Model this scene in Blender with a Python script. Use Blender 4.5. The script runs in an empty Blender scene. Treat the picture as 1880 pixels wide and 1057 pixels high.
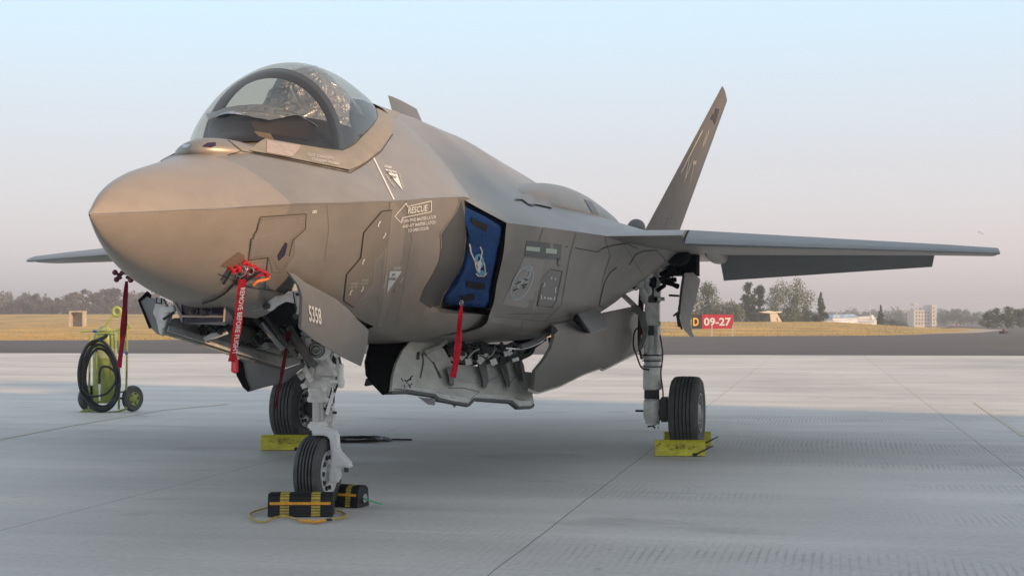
import bpy, bmesh, math, random
from mathutils import Vector, Matrix, noise
from mathutils.bvhtree import BVHTree
R=math.radians
scn=bpy.context.scene
random.seed(7)
# ---------------------------------------------------------------- camera
CP=Vector((3.516,-7.2042,1.3469)); FPX=2889.9; TH=R(10.98); PIT=0.0211
cd=bpy.data.cameras.new("camera"); cam=bpy.data.objects.new("camera",cd); scn.collection.objects.link(cam)
cam.location=CP; cam.rotation_euler=(math.pi/2+PIT,0,TH)
cd.sensor_width=36; cd.lens=FPX/1880*36; cd.clip_start=.05; cd.clip_end=9000
scn.camera=cam
# ---------------------------------------------------------------- light
SUN_H=Vector((-.8997,.4366)); SUN_EL=R(17)
sd=Vector((SUN_H.x*math.cos(SUN_EL),SUN_H.y*math.cos(SUN_EL),-math.sin(SUN_EL)))
sl=bpy.data.lights.new("sun","SUN"); sl.energy=5.0; sl.angle=R(1.6); sl.color=(1,.64,.37)
so=bpy.data.objects.new("sun",sl); scn.collection.objects.link(so); so.rotation_euler=sd.to_track_quat('-Z','Y').to_euler(); so.location=(30,-20,20)
w=bpy.data.worlds.new("World"); scn.world=w; w.use_nodes=True
nt=w.node_tree; bg=nt.nodes['Background']
sky=nt.nodes.new('ShaderNodeTexSky'); sky.sky_type='NISHITA'; sky.sun_disc=False
sky.sun_elevation=SUN_EL; sky.sun_rotation=math.atan2(-SUN_H.x,-SUN_H.y); sky.air_density=1.2; sky.dust_density=2.2; sky.ozone_density=1.5
geo=nt.nodes.new('ShaderNodeTexCoord'); sep=nt.nodes.new('ShaderNodeSeparateXYZ'); nt.links.new(geo.outputs['Generated'],sep.inputs[0])
ramp=nt.nodes.new('ShaderNodeValToRGB'); el=ramp.color_ramp.elements
SKY=[(0.0,(7.9,7.0,6.9)),(.04,(7.5,6.8,6.9)),(.10,(6.6,6.7,7.2)),(.19,(5.9,7.6,8.9)),(.30,(5.6,7.0,8.5)),(.5,(5.2,6.0,6.9)),(1,(4.5,5.1,5.8))]
while len(el)<len(SKY): el.new(.5)
for e,(p,c) in zip(el,SKY): e.position=p; e.color=(c[0]/11,c[1]/11,c[2]/11,1)
nt.links.new(sep.outputs['Z'],ramp.inputs[0])
sc=nt.nodes.new('ShaderNodeVectorMath'); sc.operation='SCALE'; sc.inputs['Scale'].default_value=11*1.25
nt.links.new(ramp.outputs[0],sc.inputs[0])
mx=nt.nodes.new('ShaderNodeMix'); mx.data_type='RGBA'; mx.inputs['Factor'].default_value=.75
nt.links.new(sky.outputs[0],mx.inputs['A']); nt.links.new(sc.outputs[0],mx.inputs['B'])
nt.links.new(mx.outputs['Result'],bg.inputs[0]); bg.inputs[1].default_value=.10
scn.view_settings.view_transform='Standard'; scn.view_settings.look='None'; scn.view_settings.exposure=0.27; scn.view_settings.gamma=1
# ---------------------------------------------------------------- helpers
RT=Vector((math.cos(TH),math.sin(TH),0)); F0=Vector((-math.sin(TH),math.cos(TH),0))
FW=F0*math.cos(PIT)+Vector((0,0,math.sin(PIT))); UP=Vector((0,0,math.cos(PIT)))-F0*math.sin(PIT)
def ray(u,v): return (FW*FPX+RT*(u-940)-UP*(v-528.5)).normalized()
def U(u,v,pl):
    """point of a real plane (('X',c) / ('Y',c) / ('Z',c) / (point, normal)) that is seen at photo position u,v"""
    d=ray(u,v)
    if isinstance(pl[0],str):
        i='XYZ'.index(pl[0]); t=(pl[1]-CP[i])/d[i]; return CP+d*t
    p,n=Vector(pl[0]),Vector(pl[1]); return CP+d*((p-CP).dot(n)/d.dot(n))
def plane3(a,b,c): a,b,c=map(Vector,(a,b,c)); return (a,(b-a).cross(c-a).normalized())
def G(u,v,z=0): return U(u,v,('Z',z))
def CW(xc,z,h=0):
    p=CP+RT*xc+F0*z; return Vector((p.x,p.y,h))
def col(c): return scn.collection
def link(o): scn.collection.objects.link(o)
def thing(name,label,cat,loc=(0,0,0),group=None):
    o=bpy.data.objects.new(name,None); link(o); o.location=loc; o.empty_display_size=.1
    o['label']=label; o['category']=cat
    if group: o['group']=group
    return o
def tag(o,label,cat,group=None):
    o['label']=label; o['category']=cat
    if group: o['group']=group
    return o
def rootloc(o):
    v=Vector((0,0,0))
    while o: v+=o.location; o=o.parent
    return v
def obj(name,bm,mat,parent=None,smooth=True,angle=35,origin=None):
    bmesh.ops.recalc_face_normals(bm,faces=bm.faces[:]) if origin!='keep' else None
    me=bpy.data.meshes.new(name); 
    if smooth:
        for f in bm.faces: f.smooth=True
        for e in bm.edges:
            if len(e.link_faces)==2 and e.calc_face_angle(0)>R(angle): e.smooth=False
    bm.to_mesh(me); bm.free()
    o=bpy.data.objects.new(name,me); link(o)
    for m in (mat if isinstance(mat,(list,tuple)) else [mat]): me.materials.append(m)
    if parent:
        o.parent=parent; me.transform(Matrix.Translation(-rootloc(parent)))
    return o
SPLIT={'strap','yellow_stripe','torque_link','knob','hinge_bolt','formation_light','rim_hole','hub_hole','tape_band','post','window_frame','lens_ring','latch_marking','key_ring','post','door_probe','tank_leg','fin_emblem'}
_obj=obj
def obj(name,bm,mat,parent=None,**k):
    if name not in SPLIT: return _obj(name,bm,mat,parent,**k)
    bm.verts.index_update(); bm.verts.ensure_lookup_table(); seen=set(); isl=[]
    for v in bm.verts:
        if v.index in seen: continue
        st_=[v]; seen.add(v.index); cur=[]
        while st_:
            a=st_.pop(); cur.append(a.index)
            for e in a.link_edges:
                b=e.other_vert(a)
                if b.index not in seen: seen.add(b.index); st_.append(b)
        isl.append(set(cur))
    if len(isl)<2 or len(isl)>24: return _obj(name,bm,mat,parent,**k)
    out=None
    for s_ in isl:
        c=bm.copy(); c.verts.ensure_lookup_table(); bmesh.ops.delete(c,geom=[v for v in c.verts if v.index not in s_],context='VERTS'); o=_obj(name,c,mat,parent,**k); out=out or o
    bm.free(); return out
def struct(o): o['kind']='structure'; return o
# ---- materials
def M(name,c,rough=.6,metal=0,noise_amt=0,nscale=6,bump=0,bscale=40,spec=.5,c2=None,stretch=None):
    m=bpy.data.materials.new(name); m.use_nodes=True; t=m.node_tree; b=t.nodes['Principled BSDF']
    b.inputs['Base Color'].default_value=(*c,1); b.inputs['Roughness'].default_value=rough; b.inputs['Metallic'].default_value=metal
    b.inputs['Specular IOR Level'].default_value=spec
    tc=t.nodes.new('ShaderNodeTexCoord'); src=tc.outputs['Object']
    if stretch:
        mp=t.nodes.new('ShaderNodeMapping'); mp.inputs['Scale'].default_value=stretch; t.links.new(src,mp.inputs[0]); src=mp.outputs[0]
    if noise_amt or c2:
        n=t.nodes.new('ShaderNodeTexNoise'); n.inputs['Scale'].default_value=nscale; n.inputs['Detail'].default_value=6; n.inputs['Roughness'].default_value=.6
        t.links.new(src,n.inputs['Vector'])
        r=t.nodes.new('ShaderNodeValToRGB'); e=r.color_ramp.elements; e[0].position=.33; e[1].position=.68
        a=c2 if c2 else tuple(x*(1-noise_amt) for x in c); bb=c if c2 else tuple(min(1,x*(1+noise_amt)) for x in c)
        e[0].color=(*a,1); e[1].color=(*bb,1); t.links.new(n.outputs['Fac'],r.inputs[0]); t.links.new(r.outputs[0],b.inputs['Base Color'])
    if bump:
        n=t.nodes.new('ShaderNodeTexNoise'); n.inputs['Scale'].default_value=bscale; n.inputs['Detail'].default_value=5
        t.links.new(src,n.inputs['Vector']); bp=t.nodes.new('ShaderNodeBump'); bp.inputs['Strength'].default_value=bump; bp.inputs['Distance'].default_value=.01
        t.links.new(n.outputs['Fac'],bp.inputs['Height']); t.links.new(bp.outputs[0],b.inputs['Normal'])
    return m
JET=M('jet_paint',(.262,.236,.205),.41,.40,.09,2.2,.06,9)
RADOME=M('radome_paint',(.325,.272,.218),.40,.40,.05,3)
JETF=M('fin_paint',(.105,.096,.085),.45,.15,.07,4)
JETD=M('jet_paint_dark',(.12,.118,.112),.45,.15,.08,5)
JETL=M('jet_paint_light',(.19,.19,.185),.45,.15,.06,5)
EDGE=M('edge_tape',(.36,.34,.32),.45,.15,.08,8)
FRAMEM=M('canopy_frame_paint',(.26,.22,.16),.5,.2,.08,8)
SEAL=M('canopy_sealant',(.33,.28,.25),.6,0,.15,20)
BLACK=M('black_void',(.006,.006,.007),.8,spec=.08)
BLK=M('black_rubber',(.018,.018,.02),.5,0,.2,30)
DGREY=M('dark_metal',(.05,.05,.052),.5,.4,.3,20)
GWHITE=M('gear_white',(.76,.75,.71),.35,0,.10,9)
GGREY=M('gear_grey',(.66,.66,.63),.38,.1,.14,12)
BAYW=M('bay_white',(.42,.415,.37),.5,0,.16,4,.05,30)
BAYD=M('bay_bracket_grey',(.12,.12,.11),.5,.1,.2,15)
STEEL=M('steel',(.55,.55,.56),.22,.95)
TYRE=M('tyre_rubber',(.075,.075,.073),.75,0,.25,14,.15,60)
TYREG=M('tyre_groove',(.01,.01,.01),.9)
WHITE=M('white_marking',(.62,.62,.60),.6,0,.12,40)
GREYMK=M('grey_marking',(.40,.40,.37),.6,0,.1,40)
LINE=M('panel_gap',(.03,.03,.03),.7)
LINEL=M('panel_edge_light',(.30,.29,.27),.6)
PURPLE=M('sensor_window_purple',(.035,.02,.05),.15,.2)
RED=M('red_ribbon',(.62,.02,.035),.65,0,.15,12,.3,30)
REDM=M('red_painted_metal',(.50,.015,.03),.35,.2,.15,30)
MAROON=M('maroon_ribbon',(.20,.006,.02),.7,0,.2,12,.3,30)
ORANGE=M('orange_strap',(.85,.20,.04),.6)
BLUE=M('blue_vinyl',(.003,.036,.15),.33,0,.3,5,.5,14)
YEL=M('yellow_paint',(.55,.50,.03),.5,0,.18,9,.2,40)
YELD=M('scuffed_yellow_paint',(.42,.36,.035),.7,0,.5,30)
CHBLK=M('chock_rubber',(.012,.012,.013),.6,0,.3,40,.2,60)
CHYEL=M('chock_yellow_stripe',(.42,.33,.05),.6,0,.3,25)
CHORA=M('chock_orange_stripe',(.75,.33,.02),.6,0,.15,25)
ROPE=M('yellow_rope',(.45,.33,.08),.8,0,.4,120)
GROPE=M('green_rope',(.08,.55,.22),.6)
LIME=M('lime_green_paint',(.30,.345,.08),.42,0,.12,8)
BTAPE=M('blue_tape',(.02,.06,.35),.5)
SIGNR=M('sign_red',(.42,.01,.03),.45,0,.06,4); SIGNK=M('sign_black',(.02,.02,.022),.5); SIGNY=M('sign_yellow',(.75,.42,.03),.5)
BWALL=M('pale_building_wall',(.55,.52,.47),.8,0,.08,.4); BWIN=M('far_window',(.08,.09,.10),.3)
CONBOX=M('weathered_box',(.40,.34,.27),.85,0,.25,4); 
BARK=M('bark',(.12,.09,.07),.9,0,.3,8)
def weather(m,amp=.10,sc1=14,sc2=60):
    t=m.node_tree; b=t.nodes['Principled BSDF']; src=b.inputs['Base Color'].links[0].from_socket
    tc=t.nodes.new('ShaderNodeTexCoord'); acc=None
    for sc_,mp_,a_ in ((sc1,(1,.35,1),amp),(sc2,(1,1,1),amp*.7),(1.1,(1,1,2.2),amp*.8)):
        mp=t.nodes.new('ShaderNodeMapping'); mp.inputs['Scale'].default_value=mp_; t.links.new(tc.outputs['Object'],mp.inputs[0])
        n=t.nodes.new('ShaderNodeTexNoise'); n.inputs['Scale'].default_value=sc_; n.inputs['Detail'].default_value=5; t.links.new(mp.outputs[0],n.inputs['Vector'])
        r=t.nodes.new('ShaderNodeMapRange'); r.inputs[1].default_value=.3; r.inputs[2].default_value=.7; r.inputs[3].default_value=1-a_; r.inputs[4].default_value=1+a_; t.links.new(n.outputs['Fac'],r.inputs[0])
        if acc is None: acc=r.outputs[0]
        else:
            q=t.nodes.new('ShaderNodeMath'); q.operation='MULTIPLY'; t.links.new(acc,q.inputs[0]); t.links.new(r.outputs[0],q.inputs[1]); acc=q.outputs[0]
    v=t.nodes.new('ShaderNodeVectorMath'); v.operation='SCALE'; t.links.new(src,v.inputs[0]); t.links.new(acc,v.inputs['Scale']); t.links.new(v.outputs[0],b.inputs['Base Color'])
    q=t.nodes.new('ShaderNodeMath'); q.operation='MULTIPLY'; q.inputs[1].default_value=b.inputs['Roughness'].default_value; t.links.new(acc,q.inputs[0]); t.links.new(q.outputs[0],b.inputs['Roughness'])
for m_,a_ in ((JET,.05),(RADOME,.035),(JETL,.06),(JETF,.06),(JETD,.08),(BAYW,.12),(GWHITE,.10),(GGREY,.12),(YEL,.16),(LIME,.12),(TYRE,.16),(BLUE,.15),(FRAMEM,.08)): weather(m_,a_)
# crumpled foil
FOIL=M('crumpled_foil',(.70,.74,.82),.30,.55)
t=FOIL.node_tree; v=t.nodes.new('ShaderNodeTexNoise'); v.inputs['Scale'].default_value=7; v.inputs['Detail'].default_value=3; v.inputs['Distortion'].default_value=1.6
bp=t.nodes.new('ShaderNodeBump'); bp.inputs['Strength'].default_value=.9; bp.inputs['Distance'].default_value=.09
tc=t.nodes.new('ShaderNodeTexCoord'); t.links.new(tc.outputs['Object'],v.inputs['Vector']); t.links.new(v.outputs[0],bp.inputs['Height']); t.links.new(bp.outputs[0],t.nodes['Principled BSDF'].inputs['Normal'])
# tinted canopy glass
GLASS=bpy.data.materials.new('tinted_canopy'); GLASS.use_nodes=True; t=GLASS.node_tree; t.nodes.remove(t.nodes['Principled BSDF'])
tr=t.nodes.new('ShaderNodeBsdfTransparent'); tr.inputs[0].default_value=(.73,.71,.65,1)
gl=t.nodes.new('ShaderNodeBsdfGlossy'); gl.inputs['Roughness'].default_value=.04; gl.inputs[0].default_value=(.95,.9,.85,1)
lw=t.nodes.new('ShaderNodeLayerWeight'); lw.inputs[0].default_value=.5
pw=t.nodes.new('ShaderNodeMath'); pw.operation='POWER'; pw.inputs[1].default_value=5; t.links.new(lw.outputs['Facing'],pw.inputs[0])
fr=t.nodes.new('ShaderNodeMath'); fr.operation='MULTIPLY_ADD'; fr.inputs[1].default_value=.6; fr.inputs[2].default_value=.035; t.links.new(pw.outputs[0],fr.inputs[0])
ms=t.nodes.new('ShaderNodeMixShader'); t.links.new(fr.outputs[0],ms.inputs[0]); t.links.new(tr.outputs[0],ms.inputs[1]); t.links.new(gl.outputs[0],ms.inputs[2])
t.links.new(ms.outputs[0],t.nodes['Material Output'].inputs[0])
def leafmat(name,a,b):
    m=M(name,a,.7,0,0,1.3,c2=b); return m
# ---- shapes
def box(bm,c,s,rot=None):
    r=bmesh.ops.create_cube(bm,size=1); vs=r['verts']
    m=Matrix.Translation(c)@(rot.to_4x4() if rot else Matrix())@Matrix.Diagonal((*s,1))
    bmesh.ops.transform(bm,matrix=m,verts=vs); return vs
def bevel(bm,w=.01,seg=2,ang=30):
    es=[e for e in bm.edges if len(e.link_faces)==2 and e.calc_face_angle(0)>R(ang)]
    if es: bmesh.ops.bevel(bm,geom=es,offset=w,segments=seg,affect='EDGES',clamp_overlap=True)
def cyl(bm,a,b,r,r2=None,seg=16,caps=True):
    a,b=Vector(a),Vector(b); r2=r if r2 is None else r2; d=(b-a)
    if d.length<1e-6: return
    q=d.to_track_quat('Z','Y').to_matrix()
    A=[bm.verts.new(a+q@Vector((r*math.cos(2*math.pi*i/seg),r*math.sin(2*math.pi*i/seg),0))) for i in range(seg)]
    B=[bm.verts.new(b+q@Vector((r2*math.cos(2*math.pi*i/seg),r2*math.sin(2*math.pi*i/seg),0))) for i in range(seg)]
    for i in range(seg): bm.faces.new((A[i],A[(i+1)%seg],B[(i+1)%seg],B[i]))
    if caps: bm.faces.new(A[::-1]); bm.faces.new(B)
def smoothpts(pts,n=6):
    pts=[Vector(p) for p in pts]; out=[]
    for i in range(len(pts)-1):
        p0=pts[max(i-1,0)];p1=pts[i];p2=pts[i+1];p3=pts[min(i+2,len(pts)-1)]
        for k in range(n):
            s=k/n; out.append(.5*((2*p1)+(p2-p0)*s+(2*p0-5*p1+4*p2-p3)*s*s+(3*p1-p0-3*p2+p3)*s**3))
    out.append(pts[-1]); return out
def tube(bm,pts,r,seg=8,closed=False):
    pts=[Vector(p) for p in pts]; n=len(pts); rings=[]
    up=Vector((0.13,.21,.97))
    for i,p in enumerate(pts):
        if closed: d=(pts[(i+1)%n]-pts[i-1])
        else: d=pts[min(i+1,n-1)]-pts[max(i-1,0)]
        d=d.normalized() if d.length>1e-9 else Vector((0,0,1))
        a=d.cross(up); 
        if a.length<1e-3: a=d.cross(Vector((1,0,0)))
        a.normalize(); b=d.cross(a); up=(-b if False else up)
        rr=r[i] if isinstance(r,(list,tuple)) else r
        rings.append([bm.verts.new(p+(a*math.cos(2*math.pi*k/seg)+b*math.sin(2*math.pi*k/seg))*rr) for k in range(seg)])
    m=n if closed else n-1
    for i in range(m):
        A,B=rings[i],rings[(i+1)%n]
        for k in range(seg): bm.faces.new((A[k],A[(k+1)%seg],B[(k+1)%seg],B[k]))
    if not closed: bm.faces.new(rings[0][::-1]); bm.faces.new(rings[-1])
def lathe(bm,prof,c,axis,seg=32,mi=None):
    """prof: (radius, along axis)"""
    c=Vector(c); q=Vector(axis).to_track_quat('Z','Y').to_matrix(); rings=[]
    for r,h in prof: rings.append([bm.verts.new(c+q@Vector((r*math.cos(2*math.pi*k/seg),r*math.sin(2*math.pi*k/seg),h))) for k in range(seg)])
    for i in range(len(rings)-1):
        for k in range(seg):
            f=bm.faces.new((rings[i][k],rings[i][(k+1)%seg],rings[i+1][(k+1)%seg],rings[i+1][k]))
            if mi: f.material_index=mi[i]
def fillpoly(bm,pts):
    vs=[bm.verts.new(p) for p in pts]; return bm.faces.new(vs)
def plate(px,pl,th,bev=0,off=0,bulge=0,bn=8):
    """solid sheet whose outline, seen from the photo's standpoint, runs through px; lies on the real plane pl, thickness th away from camera"""
    bm=bmesh.new(); pts=[U(a,b,pl) for a,b in px]
    n=(pts[1]-pts[0]).cross(pts[2]-pts[0]); 
    nn=Vector((0,0,0))
    for i in range(len(pts)): nn+=pts[i].cross(pts[(i+1)%len(pts)])
    n=nn.normalized()
    if n.dot(CP-pts[0])<0: n=-n
    f=fillpoly(bm,[p+n*off for p in pts])
    if bulge:
        zs=[p.z for p in pts]; z0,z1=min(zs),max(zs)
        for k in range(1,bn):
            bmesh.ops.bisect_plane(bm,geom=bm.verts[:]+bm.edges[:]+bm.faces[:],plane_co=(0,0,z0+(z1-z0)*k/bn),plane_no=(0,0,1))
        for v in bm.verts:
            s=(v.co.z-z0)/(z1-z0); v.co+=(CP-v.co).normalized()*bulge*(4*s*(1-s))
    r=bmesh.ops.extrude_face_region(bm,geom=bm.faces[:])
    bmesh.ops.translate(bm,verts=[e for e in r['geom'] if isinstance(e,bmesh.types.BMVert)],vec=-n*th)
    bmesh.ops.recalc_face_normals(bm,faces=bm.faces[:])
    if bev: bevel(bm,bev,2,40)
    return bm
def merge(dst,src):
    me=bpy.data.meshes.new('tmp'); src.to_mesh(me); src.free(); dst.from_mesh(me); bpy.data.meshes.remove(me); return dst
# ---- decals: sheets laid on the real skin
class Skin:
    def __init__(s): s.v=[];s.f=[]
    def add(s,o):
        k=len(s.v); mw=Matrix.Translation(rootloc(o.parent) if o.parent else Vector((0,0,0)))
        s.v+=[mw@v.co for v in o.data.vertices]; s.f+=[[i+k for i in p.vertices] for p in o.data.polygons]
    def done(s): s.t=BVHTree.FromPolygons(s.v,s.f); return s
    def hit(s,u,v,off):
        d=ray(u,v); h=s.t.ray_cast(CP,d)
        if h[0] is None: return None
        n=h[1]; n=-n if n.dot(d)>0 else n
        return h[0]+(n*.75-d*.25)*off
def lay(bm,skin,off):
    bad=[]
    for v in bm.verts:
        p=skin.hit(v.co.x,v.co.y,off)
        if p is None: bad.append(v)
        else: v.co=p
    if bad: bmesh.ops.delete(bm,geom=bad,context='VERTS')
    # drop faces that bridge a depth jump
    js=[f for f in bm.faces if max((e.calc_length() for e in f.edges),default=0)>.5]
    if js: bmesh.ops.delete(bm,geom=js,context='FACES')
def dpoly(polys,skin,off=.004,step=14):
    bm=bmesh.new()
    for px in polys: fillpoly(bm,[(a,b,0) for a,b in px])
    us=[v.co.x for v in bm.verts]; vs=[v.co.y for v in bm.verts]
    x=math.ceil(min(us)/step)*step
    while x<max(us): bmesh.ops.bisect_plane(bm,geom=bm.verts[:]+bm.edges[:]+bm.faces[:],plane_co=(x,0,0),plane_no=(1,0,0)); x+=step
    y=math.ceil(min(vs)/step)*step
    while y<max(vs): bmesh.ops.bisect_plane(bm,geom=bm.verts[:]+bm.edges[:]+bm.faces[:],plane_co=(0,y,0),plane_no=(0,1,0)); y+=step
    lay(bm,skin,off); return bm
def dline(lines,w,skin,off=.005,step=8,closed=False):
    bm=bmesh.new()
    for L in lines:
        P=[Vector((a,b)) for a,b in L]
        for i in range(len(P)-1):
            d=P[i+1]-P[i]; n=max(1,int(d.length/step)); e=Vector((-d.y,d.x)).normalized()*w/2
            prev=None
            for k in range(n+1):
                c=P[i]+d*(k/n); a=bm.verts.new((c.x+e.x,c.y+e.y,0)); b=bm.verts.new((c.x-e.x,c.y-e.y,0))
                if prev: bm.faces.new((prev[0],a,b,prev[1]))
                prev=(a,b)
    lay(bm,skin,off); return bm
def textbm(txt,size=1,bold=0):
    c=bpy.data.curves.new('t','FONT'); c.body=txt; c.size=1; c.offset=bold; c.resolution_u=3; c.align_x='CENTER'; c.align_y='CENTER'
    o=bpy.data.objects.new('t',c); link(o); dg=bpy.context.evaluated_depsgraph_get(); me=bpy.data.meshes.new_from_object(o.evaluated_get(dg))
    bm=bmesh.new(); bm.from_mesh(me); bpy.data.meshes.remove(me); bpy.data.objects.remove(o); bpy.data.curves.remove(c)
    return bm
def dtext(txt,ctr,ex,ey,skin,off=.005,bold=.0,fit=None):
    """ex: pixel vector of text's full width, ey: pixel vector of its cap height (upwards)"""
    bm=textbm(txt,1,max(bold,.022)); xs=[v.co.x for v in bm.verts]; ys=[v.co.y for v in bm.verts]
    w=max(xs)-min(xs); h=max(ys)-min(ys); cx=(max(xs)+min(xs))/2; cy=(max(ys)+min(ys))/2
    for v in bm.verts:
        a=(v.co.x-cx)/w; b=(v.co.y-cy)/h
        v.co=(ctr[0]+ex[0]*a+ey[0]*b, ctr[1]+ex[1]*a+ey[1]*b,0)
    lay(bm,skin,off); return bm
def text3(txt,c,ex,ey,bold=.0,th=0):
    """flat lettering at c; ex/ey world vectors of full width and height"""
    bm=textbm(txt,1,bold); xs=[v.co.x for v in bm.verts]; ys=[v.co.y for v in bm.verts]
    w=max(xs)-min(xs); h=max(ys)-min(ys); cx=(max(xs)+min(xs))/2; cy=(max(ys)+min(ys))/2
    c,ex,ey=Vector(c),Vector(ex),Vector(ey)
    for v in bm.verts: v.co=c+ex*((v.co.x-cx)/w)+ey*((v.co.y-cy)/h)
    return bm
def pchip(tab,y,k):
    n=len(tab); 
    if y<=tab[0][0]: return tab[0][k]
    if y>=tab[-1][0]: return tab[-1][k]
    i=max(j for j in range(n-1) if tab[j][0]<=y)
    def d(j): return (tab[j+1][k]-tab[j][k])/(tab[j+1][0]-tab[j][0])
    def m(j):
        if j==0: return d(0)
        if j==n-1: return d(n-2)
        a,b=d(j-1),d(j)
        if a*b<=0: return 0
        h0=tab[j][0]-tab[j-1][0];h1=tab[j+1][0]-tab[j][0]
        return (h0+h1)/(h0/b+h1/a)
    h=tab[i+1][0]-tab[i][0]; s=(y-tab[i][0])/h
    return (2*s**3-3*s*s+1)*tab[i][k]+(s**3-2*s*s+s)*h*m(i)+(-2*s**3+3*s*s)*tab[i+1][k]+(s**3-s*s)*h*m(i+1)
def mirror_loft(bm,secs):
    """secs: list of half sections (list of Vector from top centre to bottom centre)"""
    n=len(secs[0]); rows=[]
    for s in secs:
        r=[bm.verts.new(p) for p in s]; l=[r[0]]+[bm.verts.new((-p[0],p[1],p[2])) for p in s[1:-1]]+[r[-1]]
        rows.append((r,l))
    for i in range(len(rows)-1):
        for side in (0,1):
            A,B=rows[i][side],rows[i+1][side]
            for k in range(n-1):
                vs=[A[k],A[k+1],B[k+1],B[k]]
                try: bm.faces.new(vs)
                except ValueError: pass
    return rows
# ================================================================ SETTING
def concrete():
    m=bpy.data.materials.new('apron_concrete'); m.use_nodes=True; t=m.node_tree; b=t.nodes['Principled BSDF']; N=t.nodes.new; L=t.links.new
    tc=N('ShaderNodeTexCoord'); sp=N('ShaderNodeSeparateXYZ'); L(tc.outputs['Object'],sp.inputs[0])
    def mth(op,a,bv=None,c=None):
        n=N('ShaderNodeMath'); n.operation=op
        for i,x in enumerate((a,bv,c)):
            if x is None: continue
            if isinstance(x,(int,float)): n.inputs[i].default_value=x
            else: L(x,n.inputs[i])
        return n.outputs[0]
    def noi(scale,mp,det=5,dist=0):
        q=N('ShaderNodeMapping'); q.inputs['Scale'].default_value=mp; L(tc.outputs['Object'],q.inputs[0])
        n=N('ShaderNodeTexNoise'); n.inputs['Scale'].default_value=scale; n.inputs['Detail'].default_value=det; n.inputs['Distortion'].default_value=dist; L(q.outputs[0],n.inputs['Vector']); return n.outputs['Fac']
    def rmp(x,lo,hi,a=0,bb=1):
        n=N('ShaderNodeMapRange'); n.inputs[1].default_value=lo; n.inputs[2].default_value=hi; n.inputs[3].default_value=a; n.inputs[4].default_value=bb; L(x,n.inputs[0]); return n.outputs[0]
    # wobbling joints every 3.45 m along, 5 m across
    wob=mth('MULTIPLY',mth('SUBTRACT',noi(1.2,(1,1,1)),.5),.03)
    jx=mth('ABSOLUTE',mth('SUBTRACT',mth('FRACT',mth('DIVIDE',mth('ADD',mth('ADD',sp.outputs[0],1.65+3.45*40),wob),3.45)),.5))
    jy=mth('ABSOLUTE',mth('SUBTRACT',mth('FRACT',mth('DIVIDE',mth('ADD',mth('ADD',sp.outputs[1],3.8+5.0*40),wob),5.0)),.5))
    joint=mth('MAXIMUM',rmp(jx,.4976,.4990),mth('MULTIPLY',rmp(jy,.4985,.4996),.45))
    big=noi(.16,(1,1,1),6); streak=noi(.9,(.16,1.2,1),6,.4); fine=noi(22,(1,1,1),4); patch=noi(.5,(1,.5,1),4)
    # tined finish: fine grooves running with the camera-ward direction, only in worn bands
    wv=mth('SINE',mth('ADD',mth('MULTIPLY',sp.outputs[0],125),mth('MULTIPLY',noi(.5,(1,.6,1),3,.2),26)))
    wv=mth('ADD',wv,mth('MULTIPLY',mth('SUBTRACT',noi(9,(1,.25,1),3),.5),1.8))
    band=noi(.55,(.35,1.0,1),3); brk=noi(3.0,(1.5,.8,1),3)
    grm=mth('MULTIPLY',mth('MULTIPLY',rmp(wv,.25,.95),rmp(band,.47,.58)),mth('MULTIPLY',rmp(brk,.34,.56),rmp(sp.outputs[0],.5,3.0)))
    val=mth('ADD',.47,mth('MULTIPLY',mth('SUBTRACT',big,.5),.36))
    val=mth('ADD',val,mth('MULTIPLY',mth('SUBTRACT',streak,.5),.42))
    val=mth('ADD',val,mth('MULTIPLY',mth('SUBTRACT',fine,.5),.20))
    val=mth('ADD',val,mth('MULTIPLY',mth('SUBTRACT',patch,.5),.10))
    wh=noi(1.3,(.10,2.4,1),4,.8); val=mth('ADD',val,mth('MULTIPLY',rmp(wh,.66,.74),.10))
    val=mth('MULTIPLY',val,mth('SUBTRACT',1,mth('MULTIPLY',grm,.30)))
    oil=noi(.75,(.8,1.3,1),6,.6); val=mth('MULTIPLY',val,rmp(oil,.60,.74,1,.70)); sp2=noi(5,(1,1,1),3); val=mth('MULTIPLY',val,rmp(sp2,.70,.76,1,.72))
    val=mth('MULTIPLY',val,mth('SUBTRACT',1,mth('MULTIPLY',joint,.5)))
    cr=N('ShaderNodeCombineColor'); L(mth('MULTIPLY',val,1.045),cr.inputs[0]); L(val,cr.inputs[1]); L(mth('MULTIPLY',val,.93),cr.inputs[2])
    L(cr.outputs[0],b.inputs['Base Color']); b.inputs['Roughness'].default_value=.62
    L(rmp(streak,.3,.7,.48,.8),b.inputs['Roughness']); b.inputs['Specular IOR Level'].default_value=.35
    bp=N('ShaderNodeBump'); bp.inputs['Strength'].default_value=.25; bp.inputs['Distance'].default_value=.01
    L(mth('SUBTRACT',mth('MULTIPLY',fine,.6),mth('ADD',grm,joint)),bp.inputs['Height']); L(bp.outputs[0],b.inputs['Normal'])
    return m
CONC=concrete()
ASPH=M('asphalt',(.095,.082,.078),.9,0,0,.25,.3,25,c2=(.062,.055,.053),stretch=(.25,1.6,1))
GRASSM=M('dry_field',(.64,.37,.07),.95,0,0,.12,.5,3,c2=(.17,.15,.05),stretch=(1,1.5,1))
def smooth(a,b,x):
    s=min(1,max(0,(x-a)/(b-a))); return s*s*(3-2*s)
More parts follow.
